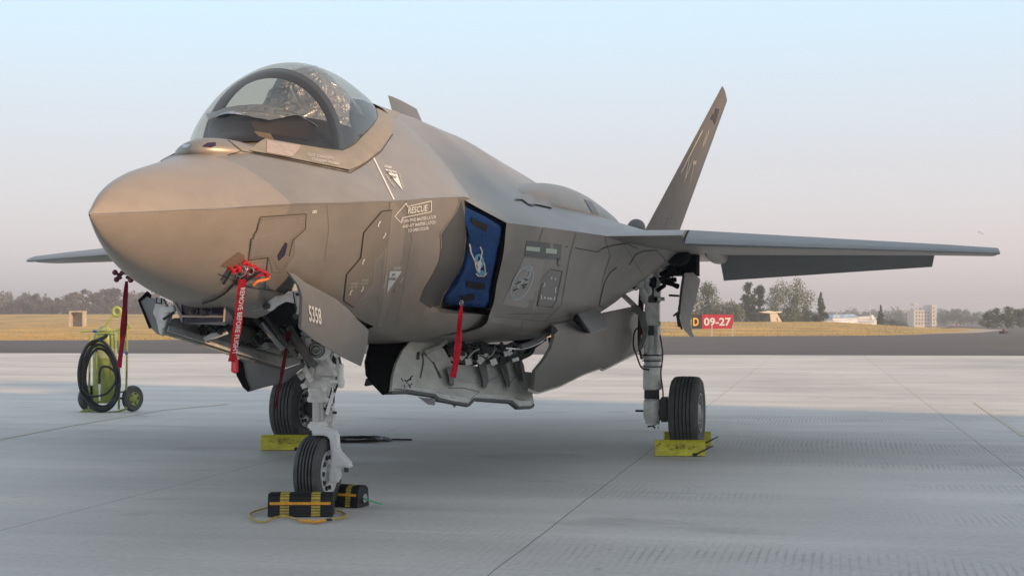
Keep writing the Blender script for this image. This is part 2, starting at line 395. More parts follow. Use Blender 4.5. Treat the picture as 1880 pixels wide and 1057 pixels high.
def terr(xc,z):
    """terrain height, camera-side coordinates (right, forward)"""
    if z<118: return -.03
    k=xc/z                                             # bearing
    left=1-smooth(-.12,.02,k)
    hl=3.2*smooth(118,420,z)
    right=1-smooth(.20,.29,k)
    hr=1.25*smooth(141,235,z)*right - 4.6*smooth(250,420,z)*right
    hr+= (1-right)*(-.035-1.0*smooth(300,900,z))
    h=left*hl+(1-left)*hr
    return -.03+h+ (.10*noise.noise(Vector((xc*.06,z*.03,0))))*smooth(140,180,z)*(left+(1-left)*right)
bm=bmesh.new()
zs=[-400,-100,0,60,110,118,124,130,136,141,146,152,160,170,180,190,200,210,220,235,250,265,280,300,320,340,370,400,430,470,520,600,700,900,1300,2000,3200]
ks=[-3000,-1500,-700,-400]+[-300+i*12 for i in range(51)]+[400,700,1500,3000]
rows=[]
for z in zs: rows.append([bm.verts.new(CW(x,z,terr(x,max(z,1)))) for x in ks])
for i in range(len(rows)-1):
    for j in range(len(ks)-1): bm.faces.new((rows[i][j],rows[i][j+1],rows[i+1][j+1],rows[i+1][j]))
struct(obj('grass_field',bm,GRASSM))
def sheet(name,pts,mat,z):
    bm=bmesh.new(); fillpoly(bm,[(p.x,p.y,z) for p in pts]); bmesh.ops.triangulate(bm,faces=bm.faces[:]); return struct(obj(name,bm,mat,smooth=False))
e1=G(0,648);e2=G(1880,653); ed=(e2-e1).normalized()
sheet('apron',[e1-ed*300,e2+ed*300,e2+ed*300-F0*300,e1-ed*300-F0*300],CONC,.004)
f=[G(-900,629),G(0,624.5),G(270,624),G(700,621.5),G(1250,617.5),G(1600,615.5),G(1690,613.5),G(1790,607.5),G(1822,603.5),G(1770,600.8),G(1690,599.6)]
sheet('taxiway',[e1-ed*300]+[G(-900,629)-RT*150]+f+[CW(480,1500),CW(1200,1200),e2+ed*600,e2],ASPH,0.0)
# darker sealed band along the apron edge & pale shoulder
sheet('taxiway_shoulder',[e1-ed*200+F0*.2,e2+ed*200+F0*.2,e2+ed*200+F0*8,e1-ed*200+F0*9],M('asphalt_dark',(.062,.056,.058),.9,0,.15,.5),.004)
sheet('concrete_pad',[G(1690,613.2),G(1756,606.8),G(1800,603.8),G(1850,605.5),G(1790,611.0)],M('pale_pad',(.34,.29,.25),.9,0,.1,1),.006)
# faint yellow lines on the apron
YL=M('worn_yellow_line',(.52,.46,.34),.8,0,0,3,c2=(.46,.44,.40))
def gline(px,w,z=.008):
    bm=bmesh.new(); P=[G(*p,z=z) for p in px]
    for a,b in zip(P[:-1],P[1:]):
        d=(b-a).normalized(); n=Vector((-d.y,d.x,0))*w/2; fillpoly(bm,[a+n,b+n,b-n,a-n])
    return bm
o=struct(obj('apron_line',gline([(-40,813),(120,782),(300,752),(420,741)],.10),YL,smooth=False))
o=struct(obj('apron_line',gline([(1790,738),(1880,800)],.07),YL,smooth=False))
# dry grass tufts
bm=bmesh.new()
rg=random.Random(3)
for i in range(9000):
    z=118+ (rg.random()**1.6)*130; k=rg.choice([rg.uniform(-.36,-.20),rg.uniform(.09,.29)]); x=k*z
    if k>0 and z<142+smooth(.22,.3,k)*60: continue
    if k<0 and z<120: continue
    h=terr(x,z); s=rg.uniform(.04,.16)*(1.15 if k>0 else .9); p=CW(x,z,h-.03)
    for q in range(3):
        a=rg.uniform(0,6.28); d=Vector((math.cos(a),math.sin(a),0))*s*.35; l=Vector((rg.uniform(-.3,.3)*s,rg.uniform(-.3,.3)*s,s))
        bm.faces.new([bm.verts.new(p+d),bm.verts.new(p-d),bm.verts.new(p+l)])
o=obj('dry_grass',bm,M('dry_grass_blades',(.66,.36,.09),.95,0,0,.10,c2=(.24,.22,.07)),smooth=False); o['kind']='stuff'; 
# ================================================================ JET
jet=thing('fighter_jet','grey single seat stealth fighter jet parked on the apron with its bay doors open','fighter jet',(0,3.62,0))
BODY=[(0,0.004,1.868,1.874,1.862,2,2),(.12,.065,1.88,1.975,1.77,2,2),(.3,.155,1.90,2.06,1.685,2,2.2),(.6,.30,1.93,2.15,1.59,2,2.4),(1,.47,1.98,2.235,1.51,2,2.6),(1.5,.64,2.03,2.35,1.44,2,2.8),
(1.7,.695,2.045,2.42,1.42,1.95,2.9),(2.08,.785,2.08,2.53,1.39,1.9,3.0),(2.59,.88,2.125,2.60,1.34,1.8,3.2),(3.09,.94,2.17,2.75,1.27,1.8,3.4),(3.5,.97,2.21,2.86,1.23,1.8,3.6),(3.85,.99,2.245,2.945,1.20,1.8,3.8),(4.2,.98,2.26,3.02,1.18,1.75,4.2),(4.6,.95,2.24,3.055,1.17,1.7,4.6),(5.3,.9,2.2,3.05,1.16,1.7,4.6)]
WALL=[(1.43,.66),(1.46,.685),(1.53,.715),(1.635,.785),(1.75,.86),(1.85,.90),(2.02,.935),(2.24,.955)]
def fore(y):
    w,zc,zt,zb,pt,pb=[pchip(BODY,y,k) for k in range(1,7)]
    out=[]; n=22
    for i in range(n+1):
        x=math.sin(i/n*math.pi/2) if i<n else 1
        out.append(Vector((w*x,y,zt-(zt-zc)*x**pt)))
    # intake recess on the side wall (from y 3.7 aft): wall pinched in above the lower lip
    rec=smooth(3.5,4.45,y); led=smooth(4.15,4.8,y)
    for i in range(1,27):
        s=i/26; z=zc-(zc-zb)*(1-(1-s)**2.0 if False else math.sin(s*math.pi/2)**1.25)
        q=max(0,(z-zb)/(zc-zb)); x=w*q**(1/pb) if i<26 else 0
        if i==26: z=zb
        if z>1.43:
            x+=rec*(pchip(WALL,z,1)-x)
        else: x+=led*.34*smooth(zb,1.30,z)*(1 if x>.05 else 0)*.9
        out.append(Vector((max(x,0),y,z)))
    return out
ys=[0,.03,.07,.12,.18,.25,.33,.42,.52,.64,.78,.92,1.08]+[1.2+i*.12 for i in range(35)]
bm=bmesh.new(); mirror_loft(bm,[fore(y) for y in ys if y<=1.33]); bmesh.ops.remove_doubles(bm,verts=bm.verts[:],dist=.0008)
radome=obj('radome',bm,RADOME,jet,angle=24)
bm=bmesh.new(); mirror_loft(bm,[fore(y) for y in [1.32]+[y for y in ys if y>1.33]]); bmesh.ops.remove_doubles(bm,verts=bm.verts[:],dist=.0008)
# nose wheel bay opening cut out of the belly
for co,no in (((.47,0,0),(1,0,0)),((-.47,0,0),(1,0,0)),((0,3.42,0),(0,1,0)),((0,2.35,0),(1.48,1,0)),((0,2.35,0),(-1.48,1,0))):
    bmesh.ops.bisect_plane(bm,geom=bm.verts[:]+bm.edges[:]+bm.faces[:],plane_co=co,plane_no=Vector(no).normalized())
kill=[]
for f in bm.faces:
    c=f.calc_center_median()
    if abs(c.x)<.47 and 2.35-1.48*abs(c.x)<c.y<3.42 and c.z<1.70: kill.append(f)
bmesh.ops.delete(bm,geom=kill,context='FACES')
forebody=obj('fuselage',bm,JET,jet,angle=26)
# centre and rear body
RING=[ # T0, T1, S, M, E, W1, W2, B, L, C
 [(0,4.3,3.0),(.3,4.25,2.95),(.80,3.98,2.40),(.945,4.07,2.255),(1.21,4.46,2.09),(1.17,4.55,1.87),(1.10,4.65,1.65),(1.03,4.75,1.43),(.88,4.7,1.27),(0,4.6,1.165)],
 [(0,5.2,3.05),(.3,5.2,3.00),(.60,5.2,2.80),(.98,5.2,2.42),(1.46,5.2,2.085),(1.41,5.2,1.86),(1.33,5.2,1.62),(1.22,5.2,1.38),(.98,5.2,1.21),(0,5.2,1.15)],
 [(0,6.19,3.045),(.3,6.19,3.01),(.60,6.19,2.86),(1.06,6.19,2.46),(1.73,6.19,2.08),(1.60,6.19,1.86),(1.48,6.19,1.62),(1.36,6.19,1.38),(1.08,6.19,1.20),(0,6.19,1.13)],
 [(0,7,3.04),(.3,7,3.0),(.60,7,2.85),(1.1,7,2.48),(2.0,7,2.10),(1.74,7,1.9),(1.58,7,1.65),(1.42,7,1.4),(1.08,7,1.21),(0,7,1.13)],
 [(0,8,3.03),(.3,8,2.99),(.62,8,2.82),(1.15,8,2.47),(2.2,8,2.13),(1.98,8,1.95),(1.76,8,1.72),(1.5,8,1.47),(1.08,8,1.30),(0,8,1.2)],
 [(0,9,3.01),(.3,9,2.97),(.62,9,2.8),(1.15,9,2.45),(2.25,9,2.13),(2.1,9,2.0),(1.85,9,1.84),(1.55,9,1.64),(1.08,9,1.44),(0,9,1.3)],
 [(0,10.5,2.94),(.3,10.5,2.90),(.6,10.5,2.75),(1.1,10.5,2.43),(2.1,10.5,2.14),(2.0,10.5,2.0),(1.8,10.5,1.87),(1.5,10.5,1.7),(1.0,10.5,1.55),(0,10.5,1.4)],
 [(0,12.5,2.80),(.3,12.5,2.77),(.55,12.5,2.66),(1.0,12.5,2.42),(1.75,12.5,2.2),(1.65,12.5,2.05),(1.5,12.5,1.92),(1.3,12.5,1.78),(.8,12.5,1.64),(0,12.5,1.55)],
 [(0,14.2,2.62),(.25,14.2,2.60),(.45,14.2,2.54),(.7,14.2,2.42),(.95,14.2,2.2),(.93,14.2,2.08),(.88,14.2,1.95),(.75,14.2,1.82),(.5,14.2,1.7),(0,14.2,1.62)]]
def ringsub(r):
    P=[Vector(p) for p in r]; a=smoothpts(P[:5],5); b=smoothpts(P[4:],5); return a+b[1:]
rs=[ringsub(r) for r in RING]; secs=[]
for i in range(len(rs)-1):
    for k in range(6):
        s=k/6; row=[]
        for j in range(len(rs[0])):
            p0=rs[max(i-1,0)][j];p1=rs[i][j];p2=rs[i+1][j];p3=rs[min(i+2,len(rs)-1)][j]
            if i<2: row.append(p1.lerp(p2,s))
            else: row.append(.5*((2*p1)+(p2-p0)*s+(2*p0-5*p1+4*p2-p3)*s*s+(3*p1-p0-3*p2+p3)*s**3))
        secs.append(row)
secs.append(rs[-1])
bm=bmesh.new(); mirror_loft(bm,secs); bmesh.ops.remove_doubles(bm,verts=bm.verts[:],dist=.0008)
midbody=obj('centre_body',bm,JET,jet,angle=30)
bm=bmesh.new(); lathe(bm,[(.42,-.2),(.48,0),(.5,.3),(.44,.9),(.40,.9),(.42,.3)],(0,14.0,2.12),(0,1,0),24)
obj('exhaust_nozzle',bm,DGREY,jet)
# lip edge tape (pale) around intake mouth, both sides
def both(bm):
    me=bpy.data.meshes.new('t'); bm.to_mesh(me); n=bmesh.new(); n.from_mesh(me); 
    for v in n.verts: v.co.x*=-1
    bmesh.ops.reverse_faces(n,faces=n.faces[:]); n.to_mesh(me); bm.from_mesh(me); n.free(); bpy.data.meshes.remove(me); return bm
# intake duct throat: dark lining behind cover
for sx in (1,-1):
    bm=bmesh.new()
    A=[(sx*x,y,z) for x,y,z in ((.93,4.10,2.235),(1.195,4.47,2.075),(1.01,4.76,1.445),(.60,4.55,1.44))]
    B=[(sx*x,y+1.3,z) for x,y,z in ((.72,4.1,2.15),(.98,4.4,2.0),(.9,4.5,1.45),(.6,4.3,1.45))]
    va=[bm.verts.new(p) for p in A]; vb=[bm.verts.new(p) for p in B]
    for i in range(3): bm.faces.new((va[i],va[i+1],vb[i+1],vb[i]))
    bm.faces.new(vb)
    obj('intake_duct',bm,M('duct_dark',(.02,.02,.022),.6),jet,smooth=False)
# gun fairing hump & right shoulder fairing
for sx in (1,-1):
    bm=bmesh.new(); bmesh.ops.create_uvsphere(bm,u_segments=36,v_segments=20,radius=1)
    for v in bm.verts:
        x,y,z=v.co; yy=y*2.1
        fr=1-.0*y; lift=.14*math.exp(-((yy+.3)/1.1)**2)
        v.co=Vector((sx*(1.08+.22*y)+x*.42*(1-.10*y),7.7+yy,2.335-.03*y+z*(.22+.07*math.exp(-((yy+.5)/.9)**2))*(1-.30*max(0,y))))
    obj('shoulder_fairing',bm,JET,jet)
# small dome near fin root
bm=bmesh.new(); bmesh.ops.create_uvsphere(bm,u_segments=20,v_segments=12,radius=.11); 
c=U(1168,419,('Y',11.2)); bmesh.ops.translate(bm,verts=bm.verts[:],vec=c); obj('blister_antenna',bm,JETD,jet)
# ---- wings
def wsec(x,ly,ty,zl,zt_,th,a,b,n=10,droop=0):
    """section points from chord fraction a..b, upper then lower"""
    up=[];lo=[]
    c=ty-ly
    for i in range(n+1):
        s=a+(b-a)*i/n
        t=th*(1.9*math.sqrt(max(s,0))*(1-s)**.8 if s<.35 else 0.0)
        t=th*2.6*(math.sqrt(s)*.55*(1-s)+.18*s*(1-s))+.004
        z=zl+(zt_-zl)*s
        up.append(Vector((x,ly+c*s,z+t*.55))); lo.append(Vector((x,ly+c*s,z-t*.45)))
    return up,lo
WS=[(1.55,5.95,12.0,2.075,2.16,.30),(1.73,6.19,11.95,2.075,2.16,.29),(2.33,6.99,11.8,2.12,2.15,.28),(3.8,8.14,11.32,2.09,2.12,.20),(4.80,8.92,11.03,2.07,2.10,.15),(5.33,9.33,10.85,2.055,2.08,.12)]
def wint(x):
    for i in range(len(WS)-1):
        if WS[i][0]<=x<=WS[i+1][0]+1e-6:
            s=(x-WS[i][0])/(WS[i+1][0]-WS[i][0]); return [x]+[WS[i][k]*(1-s)+WS[i+1][k]*s for k in range(1,6)]
    return list(WS[-1])
def wingpart(xs,a,b,rot=0,n=10,gapx=0):
    bm=bmesh.new(); prev=None
    for x in xs:
        x_,ly,ty,zl,zt_,th=wint(x); up,lo=wsec(x,ly,ty,zl,zt_,th,a,b,n)
        if rot:
            pv=(up[0]+lo[0])/2 if rot>0 else (up[-1]+lo[-1])/2
            mr=Matrix.Rotation(-rot,3,'X') if rot>0 else Matrix.Rotation(-rot,3,'X')
            up=[pv+mr@(p-pv) for p in up]; lo=[pv+mr@(p-pv) for p in lo]
        ring=[bm.verts.new(p) for p in up+lo[::-1]]
        if prev:
            for k in range(len(ring)): 
                bm.faces.new((prev[k],prev[(k+1)%len(ring)],ring[(k+1)%len(ring)],ring[k]))
        else: bm.faces.new(ring)
        prev=ring
    bm.faces.new(prev[::-1]); return bm
SLF=.13
wings=[]
for sx in (1,-1):
    def sd_(bm):
        if sx<0:
            for v in bm.verts: v.co.x*=-1
        return bm
    xsm=[1.55,1.73,2.03,2.33]
    w0=obj('wing',sd_(merge(wingpart([1.55,1.73,2.03,2.325],0,.80,0,14),wingpart([2.325,3,3.8,4.3,4.8,5.15,5.33],SLF,.80,0,12))),JET,jet,angle=40)
    wings.append(w0)
    wings.append(obj('leading_edge_flap',sd_(wingpart([2.345,3,3.8,4.8,5.15,5.33],0,SLF-.004,-R(7),8)),JETL,w0,angle=50))
    obj('flap',sd_(wingpart([2.42,3.2,4.0,4.78],.803,1,R(20),6)),JETD,w0,angle=50)
    # tailplane
    bm=bmesh.new()
    for zz in (2.23,2.19): fillpoly(bm,[(sx*.95,12.9,zz),(sx*2.9,14.4,zz),(sx*2.95,15.1,zz),(sx*1.1,15.3,zz)])
    bmesh.ops.bridge_loops(bm,edges=bm.edges[:]) 
    obj('tailplane',bm,JET,jet,smooth=False)
    # fin
    bm=bmesh.new(); base=[(sx*1.36,12.2,2.35),(sx*1.44,15.7,2.35)]; tip=[(sx*2.29,13.73,4.46),(sx*2.27,15.25,4.47)]
    nrm=Vector((sx*.9,0,-.42)).normalized(); prev=None
    for k in range(9):
        s=k/8; a=Vector(base[0]).lerp(Vector(tip[0]),s); b=Vector(base[1]).lerp(Vector(tip[1]),s); th=.11*(1-s)+.035*s; ring=[]
        for q in range(9):
            c=q/8; ring.append(a.lerp(b,c)+nrm*th*.5*math.sin(math.pi*c**.7))
        for q in range(7,0,-1):
            c=q/8; ring.append(a.lerp(b,c)-nrm*th*.5*math.sin(math.pi*c**.7))
        rv=[bm.verts.new(p) for p in ring]
        if prev:
            for q in range(16): bm.faces.new((prev[q],prev[(q+1)%16],rv[(q+1)%16],rv[q]))
        prev=rv
    bm.faces.new(prev)
    fin=obj('tail_fin',bm,JETF,jet,angle=60)
    if sx>0: finL=fin
    wings.append(fin)
# ---- canopy
CAN=[(1.60,.02,2.40,2.41),(1.70,.15,2.425,2.455),(1.85,.235,2.44,2.53),(2.08,.35,2.43,2.69),(2.35,.44,2.43,2.875),(2.59,.488,2.44,2.995),(2.85,.49,2.50,3.08),(3.09,.475,2.58,3.12),(3.5,.435,2.71,3.14),(3.85,.375,2.82,3.115),(4.2,.26,2.93,3.08),(4.5,.06,3.04,3.06)]
def smooth_(a,b,x):
    q=min(1,max(0,(x-a)/(b-a))); return q*q*(3-2*q)
def can(y,n=20,inset=0,a0=0,a1=math.pi):
    w,zs_,zt=[pchip(CAN,y,k) for k in (1,2,3)]
    return [Vector(((w-inset)*math.cos(a),y,zs_+(zt-inset-zs_)*max(0,math.sin(a))**(1+.35*smooth_(2.6,3.8,y)))) for a in [a0+(a1-a0)*i/n for i in range(n+1)]]
bm=bmesh.new(); prev=None
yc=[1.60+(4.5-1.60)*(i/40) for i in range(41)]
for y in yc:
    r=[bm.verts.new(p) for p in can(y,32)]
    if prev:
        for k in range(32): bm.faces.new((prev[k],prev[k+1],r[k+1],r[k]))
    prev=r
canopy=obj('canopy',bm,GLASS,jet,angle=80)
# bow frame, inside the glass
bm=bmesh.new(); rings=[]
for (y,ins) in ((2.59,.012),(2.59,.058),(2.685,.058),(2.685,.012)): rings.append([bm.verts.new(p) for p in can(y,32,ins)])
for i in range(4):
    A,B=rings[i],rings[(i+1)%4]
    for k in range(32): bm.faces.new((A[k],A[k+1],B[k+1],B[k]))
bm2=bmesh.new()
obj('canopy_bow',bm,M('bow_frame',(.03,.026,.032),.5),canopy,angle=60)
# cockpit tub (dark deck inside the sill)
bm=bmesh.new(); prev=None
for i in range(30):
    y=1.64+i*(4.42-1.64)/29; w,zs_=pchip(CAN,y,1),pchip(CAN,y,2); bw,zc,zt,pt=pchip(BODY,y,1),pchip(BODY,y,2),pchip(BODY,y,3),pchip(BODY,y,5)
    row=[bm.verts.new((w*.975*q,y,max(zt-(zt-zc)*abs(w*q/bw)**pt,zs_-.02)+.012)) for q in [(-1+j/8) for j in range(17)]]
    if prev:
        for j in range(16): bm.faces.new((prev[j],prev[j+1],row[j+1],row[j]))
    prev=row
tub=obj('cockpit_tub',bm,M('cockpit_black',(.016,.013,.02),.7),jet)
# glareshield and ejection seat shapes under the covers
bm=bmesh.new()
for (y,wd,z0,z1) in ((2.0,.20,2.5,2.60),): pass
sec=[(1.99,.13,2.58),(2.12,.23,2.65),(2.35,.33,2.69),(2.55,.33,2.69)]
prev=None
for y,wd,zt in sec:
    r=[bm.verts.new(p) for p in ((-wd,y,2.50),(-wd,y,zt-.07),(-wd*.7,y,zt-.01),(0,y,zt),(wd*.7,y,zt-.01),(wd,y,zt-.07),(wd,y,2.50))]
    if prev:
        for k in range(6): bm.faces.new((prev[k],prev[k+1],r[k+1],r[k]))
    else: bm.faces.new(r)
    prev=r
bm.faces.new(prev[::-1])
obj('glareshield',bm,M('glareshield_black',(.018,.015,.022),.65),jet)
bm=bmesh.new(); box(bm,(0,3.42,2.82),(.46,.16,.36)); box(bm,(0,3.4,2.98),(.26,.14,.14)); bevel(bm,.03)
obj('ejection_seat',bm,M('seat_dark',(.02,.02,.022),.7),jet)
# pop-up panel seen as pale plate in the windshield
obj('instrument_panel',plate([(466,241),(495,245),(502,256),(478,253)],('Y',1.92),.01),M('display_tan',(.38,.28,.17),.5),jet,smooth=False)
# foil covers
def foil(name,label,rows,amp,seed,mat=FOIL,group=None):
    bm=bmesh.new(); prev=None; n=len(rows[0])
    R2=[smoothpts(r,5) for r in rows]; nr=[]
    for j in range(len(R2[0])):
        nr.append(smoothpts([r[j] for r in R2],5))
    vs=[[None]*len(nr) for _ in range(len(nr[0]))]
    for j,c in enumerate(nr):
        for i,p in enumerate(c):
            q=noise.noise_vector(p*7+Vector((seed,0,0)))*amp+noise.noise_vector(p*19+Vector((seed,5,0)))*amp*.5
            vs[i][j]=bm.verts.new(p+q)
    for i in range(len(vs)-1):
        for j in range(len(nr)-1): bm.faces.new((vs[i][j],vs[i][j+1],vs[i+1][j+1],vs[i+1][j]))
    r=bmesh.ops.solidify(bm,geom=bm.faces[:],thickness=.002)
    o=obj(name,bm,mat,angle=22); return tag(o,label,'foil cover','foil covers in the cockpit')
foil('foil_cover','crumpled silver foil sheet lying over the dark glareshield in front of the seat',
 [[(-.20,2.02,2.60),(-.08,1.98,2.62),(.08,1.98,2.615),(.20,2.03,2.585)],
  [(-.29,2.22,2.66),(-.1,2.2,2.70),(.1,2.2,2.70),(.31,2.25,2.64)],
  [(-.34,2.5,2.67),(-.1,2.5,2.735),(.12,2.5,2.72),(.36,2.52,2.60)]],.011,1)
foil('foil_cover','tall crumpled silver foil draped over the ejection seat behind the canopy bow',
 [[(-.30,2.95,2.60),(-.12,2.92,2.66),(.10,2.93,2.62),(.33,2.98,2.50)],
  [(-.27,3.17,2.80),(-.1,3.12,2.86),(.14,3.13,2.84),(.36,3.2,2.64)],
  [(-.22,3.26,2.98),(-.1,3.22,3.07),(.12,3.22,3.06),(.32,3.30,2.82)],
  [(-.2,3.42,3.03),(-.08,3.45,3.095),(.10,3.45,3.09),(.30,3.50,2.90)],
  [(-.2,3.62,2.88),(-.05,3.62,2.97),(.15,3.62,2.97),(.35,3.66,2.78)]],.035,4)
skin=Skin(); 
for o in (radome,forebody,midbody): skin.add(o)
skin.done()
# canopy frame band, near side traced outline, mirrored for the far side
GL=[(1.62,.04),(1.70,.15),(1.85,.26),(2.08,.37),(2.35,.45),(2.59,.49)]
inner=[Vector((pchip(CAN,y,1),y,pchip(CAN,y,2))) for y in (1.85,2.08,2.35,2.59,2.85,3.09,3.5,3.85,4.2,4.5)]
outpx=[(455,280),(517,291),(580,303.5),(640,315.5),(655,309),(672,299),(697,278),(719,247)]
outer=[skin.hit(a,b,.006) for a,b in outpx]
outer+=[Vector((.30,4.72,2.975)),Vector((.0,4.85,3.03))]
bm=bmesh.new(); 
for i in range(len(inner)-1):
    for s in (1,-1):
        def fl(p,s=s):
            z=p.z
            if s<0: b_=[pchip(BODY,p.y,k) for k in (1,2,3,5)]; z=min(z,b_[2]-(b_[2]-b_[1])*min(1,abs(p.x)/b_[0])**b_[3]+.008)
            return Vector((p.x*s,p.y,z))
        N=4
        for k in range(N):
            def pt(j,k): 
                q=inner[j].lerp(outer[j],k/N); q=q+Vector((.35,0,.8)).normalized()*(.012*math.sin(math.pi*min(1,(k/N)*.9+.1))+.010); return fl(q)
            bm.faces.new([bm.verts.new(p) for p in (pt(i,k),pt(i+1,k),pt(i+1,k+1),pt(i,k+1))])
bmesh.ops.remove_doubles(bm,verts=bm.verts[:],dist=.001)
cframe=obj('canopy_frame',bm,FRAMEM,canopy,angle=40)
skin.add(cframe); skin.done()
bm=bmesh.new(); tube(bm,[Vector((p.x,p.y,p.z+.006)) for p in smoothpts(inner,4)],.006,6); both(bm); obj('canopy_seal',bm,EDGE,canopy)
obj('sealant_patch',dpoly([[(490,258),(540,266),(553,268),(548,276),(541,283),(536,289),(518,286),(489,281)]],skin,.006,8),SEAL,canopy)
# windshield fairing hump
bm=bmesh.new(); bmesh.ops.create_uvsphere(bm,u_segments=32,v_segments=16,radius=1)
for v in bm.verts:
    x,y,z=v.co; v.co=Vector((x*.25*(1+.40*y),1.62+y*.27,2.335+z*.095))
obj('windshield_fairing',bm,JET,jet)
skin.add(bpy.data.objects['windshield_fairing']); skin.done()
def part(name,bm,mat,par=jet,**k): return obj(name,bm,mat,par,**k)
part('sensor_window',dpoly([[(371,269),(381,263),(396,262),(396,268),(388,271)]],skin,.005),PURPLE)
part('air_data_plate',dpoly([[(330,268),(337,264),(346,264),(350,268),(344,272),(334,272)]],skin,.005),M('pale_plate',(.5,.5,.52),.4))
part('panel_gap',dline([[(419,258),(430,267),(443,277)],[(443,277),(418,286)],[(443,277.5),(548,298),(644,317.5),(672,300.5),(700,278),(721,247)],
 [(478.5,398),(561.5,392.5),(560,420),(537,441),(530,470)],[(478.5,398),(473,414),(471,423),(466,430),(465,437),(460,438),(456,477)],
 [(456,477),(491.5,472.5),(485.5,530)],[(400,502),(456,526),(485,531),(508,533)]],1.3,skin),LINE)
part('panel_edge',dline([[(548,297.5),(644,317)],[(464,438),(511,426)]],.6,skin),LINEL)
part('access_hatch',dpoly([[(476,398),(562,391),(562,421),(541,441),(540,470),(520,500),(500,500),(492,470),(457,476),(462,438),(470,424)]],skin,.003),M('hatch_tone',(.25,.22,.185),.45,.35,.08,4))
part('sensor_window',dpoly([[(523.5,443.5),(527,447.5),(522,468),(511,478),(509,468)]],skin,.007),PURPLE)
part('air_data_plate',dpoly([[(438,462.5),(448,468),(449,480),(428,492),(405,488)]],skin,.005),M('brown_plate',(.18,.135,.095),.5,.2))
# radome seam tone and faint patches
part('latch_door',dpoly([[(701.5,387),(720,385),(713,452),(690,478),(685,520),(649,564),(631,552),(636,504),(662,473),(667.5,426)]],skin,.003),M('door_tone',(.225,.20,.17),.45,.3,.06,5))
part('panel_gap',dline([[(720,385.5),(701,387.5),(667.5,426.5),(662,473),(636,503.5),(631,551),(649,564)]],1.6,skin),LINE)
part('panel_edge',dline([[(720,385.5),(712,452)],[(712,452),(689,479)],[(684.5,522),(649,564)],[(689,479),(684.5,522)]],1.0,skin),LINEL)
lat=[[(697.5,405.5),(694,411),(693.5,416)],[(707,427),(706,432),(702.5,437)],[(668.5,475),(665.5,480),(665,485)],[(646,531),(642.5,536),(642,541)],[(666,525),(665.5,530),(662,535)]]
part('latch_marking',dline(lat,1.9,skin,.006,3),WHITE)
part('latch_lettering',merge(merge(dtext('FWD MASTER',(650,520),(13,-1.5),(0,-4),skin),dtext('LATCH OPEN',(648,526),(14,-1.5),(0,-4),skin)),merge(dtext('AFT MASTER',(670,514),(12,-1.5),(0,-4),skin),dtext('LATCH OPEN',(668,520),(13,-1.5),(0,-4),skin))),GREYMK)
part('number_marking',dtext('00',(576.5,388.5),(8,-.4),(1.3,-6),skin,bold=.01),WHITE)
part('rescue_marking',merge(dtext('RESCUE',(766,384),(35,-5),(1.5,-12),skin,bold=.012),dline([[(745,372.5),(747,379),(791,369),(791,388.5),(738,399.5),(736,409),(724,397),(745,372.5)]],1.5,skin)),WHITE)
part('rescue_lettering',merge(merge(dtext('TURN FWD MASTER LATCH',(768,402),(62,-8),(.6,-6),skin),dtext('AND AFT MASTER LATCH',(768,411.5),(61,-8),(.6,-6),skin)),dtext('TO OPEN DOOR',(767,421),(38,-5),(.6,-6),skin)),WHITE)
tri=merge(dpoly([[(715,497.5),(737,497),(709,539)]],skin,.005),dtext('DANGER',(728.5,491.5),(13,-.5),(.5,-5),skin))
part('intake_warning_triangle',tri,M('triangle_grey_blue',(.42,.47,.48),.6))
part('warning_lettering',merge(merge(dtext('JET',(722,504),(7,-.5),(0,-5),skin,.008),dtext('INTAKE',(720,511),(12,-1),(0,-5),skin,.008)),dtext('DANGER',(728,526),(14,-18),(2,1.6),skin,.006)),JETD)
part('warning_lettering',merge(dtext('STAND CLEAR',(732,520),(-16,22),(-3,-2),skin,.006),dtext('DANGER',(706,517),(-5,24),(-3.4,0),skin,.006)),GREYMK)
tri=merge(dpoly([[(706,311),(727,316),(739,350)]],skin,.005),dtext('DANGER',(712,307),(13,3),(1,-4),skin))
part('seat_warning_triangle',tri,WHITE)
part('warning_lettering',merge(dtext('EJECTION',(718.5,318),(17,4),(0,-4.6),skin,.008),dtext('SEAT',(722,326),(11,3),(0,-5),skin,.008)),JETD)
part('warning_lettering',merge(dtext('DANGER',(716,333),(16,22),(2.6,-1.5),skin,.006),dtext('EXPLOSIVE',(736,332),(7,26),(2.6,-.8),skin,.006)),GREYMK)
part('fuselage_stripe',dline([[(685.5,290),(723,367)]],2.4,skin,.004),WHITE)
part('canopy_lettering',merge(dtext('CUT CANOPY',(588,288.5),(48,8),(.5,-5.5),skin,.006),dtext('CANOPY FRAME',(597,297.5),(50,9),(.5,-5.5),skin,.006)),GREYMK)
part('edge_tape',dline([[(160,393.3),(300,387.5),(455,380),(600,373.5),(716,368.5),(845,360.5)]],1.7,skin,.004),JETL)
def dots(lines,gap,r,skin,off=.006):
    polys=[]
    for L in lines:
        for (a,b),(c,d) in zip(L[:-1],L[1:]):
            l=math.hypot(c-a,d-b); n=max(1,int(l/gap))
            for k in range(n): x=a+(c-a)*k/n; y=b+(d-b)*k/n; polys.append([(x-r,y-r),(x+r,y-r),(x+r,y+r),(x-r,y+r)])
    return dpoly(polys,skin,off,400)
part('fastener_row',dots([[(482,402),(556,397),(555,418),(534,440),(524,472)],[(480,404),(474,420),(462,444),(460,472),(490,468)],[(461,481),(486,479)],[(545,402),(548,416)],[(540,440),(538,468),(520,492)],[(498,470),(512,498),(530,480)]],5.5,.75,skin),M('fastener_dark',(.11,.10,.09),.6))
part('panel_seam',dline([[(716,370),(712,452),(700,560),(690,604)],[(600,376),(604,420),(596,480)],[(745,369),(756,440),(742,520),(726,600)]],.9,skin,.003),M('seam_tone',(.20,.18,.155),.6))
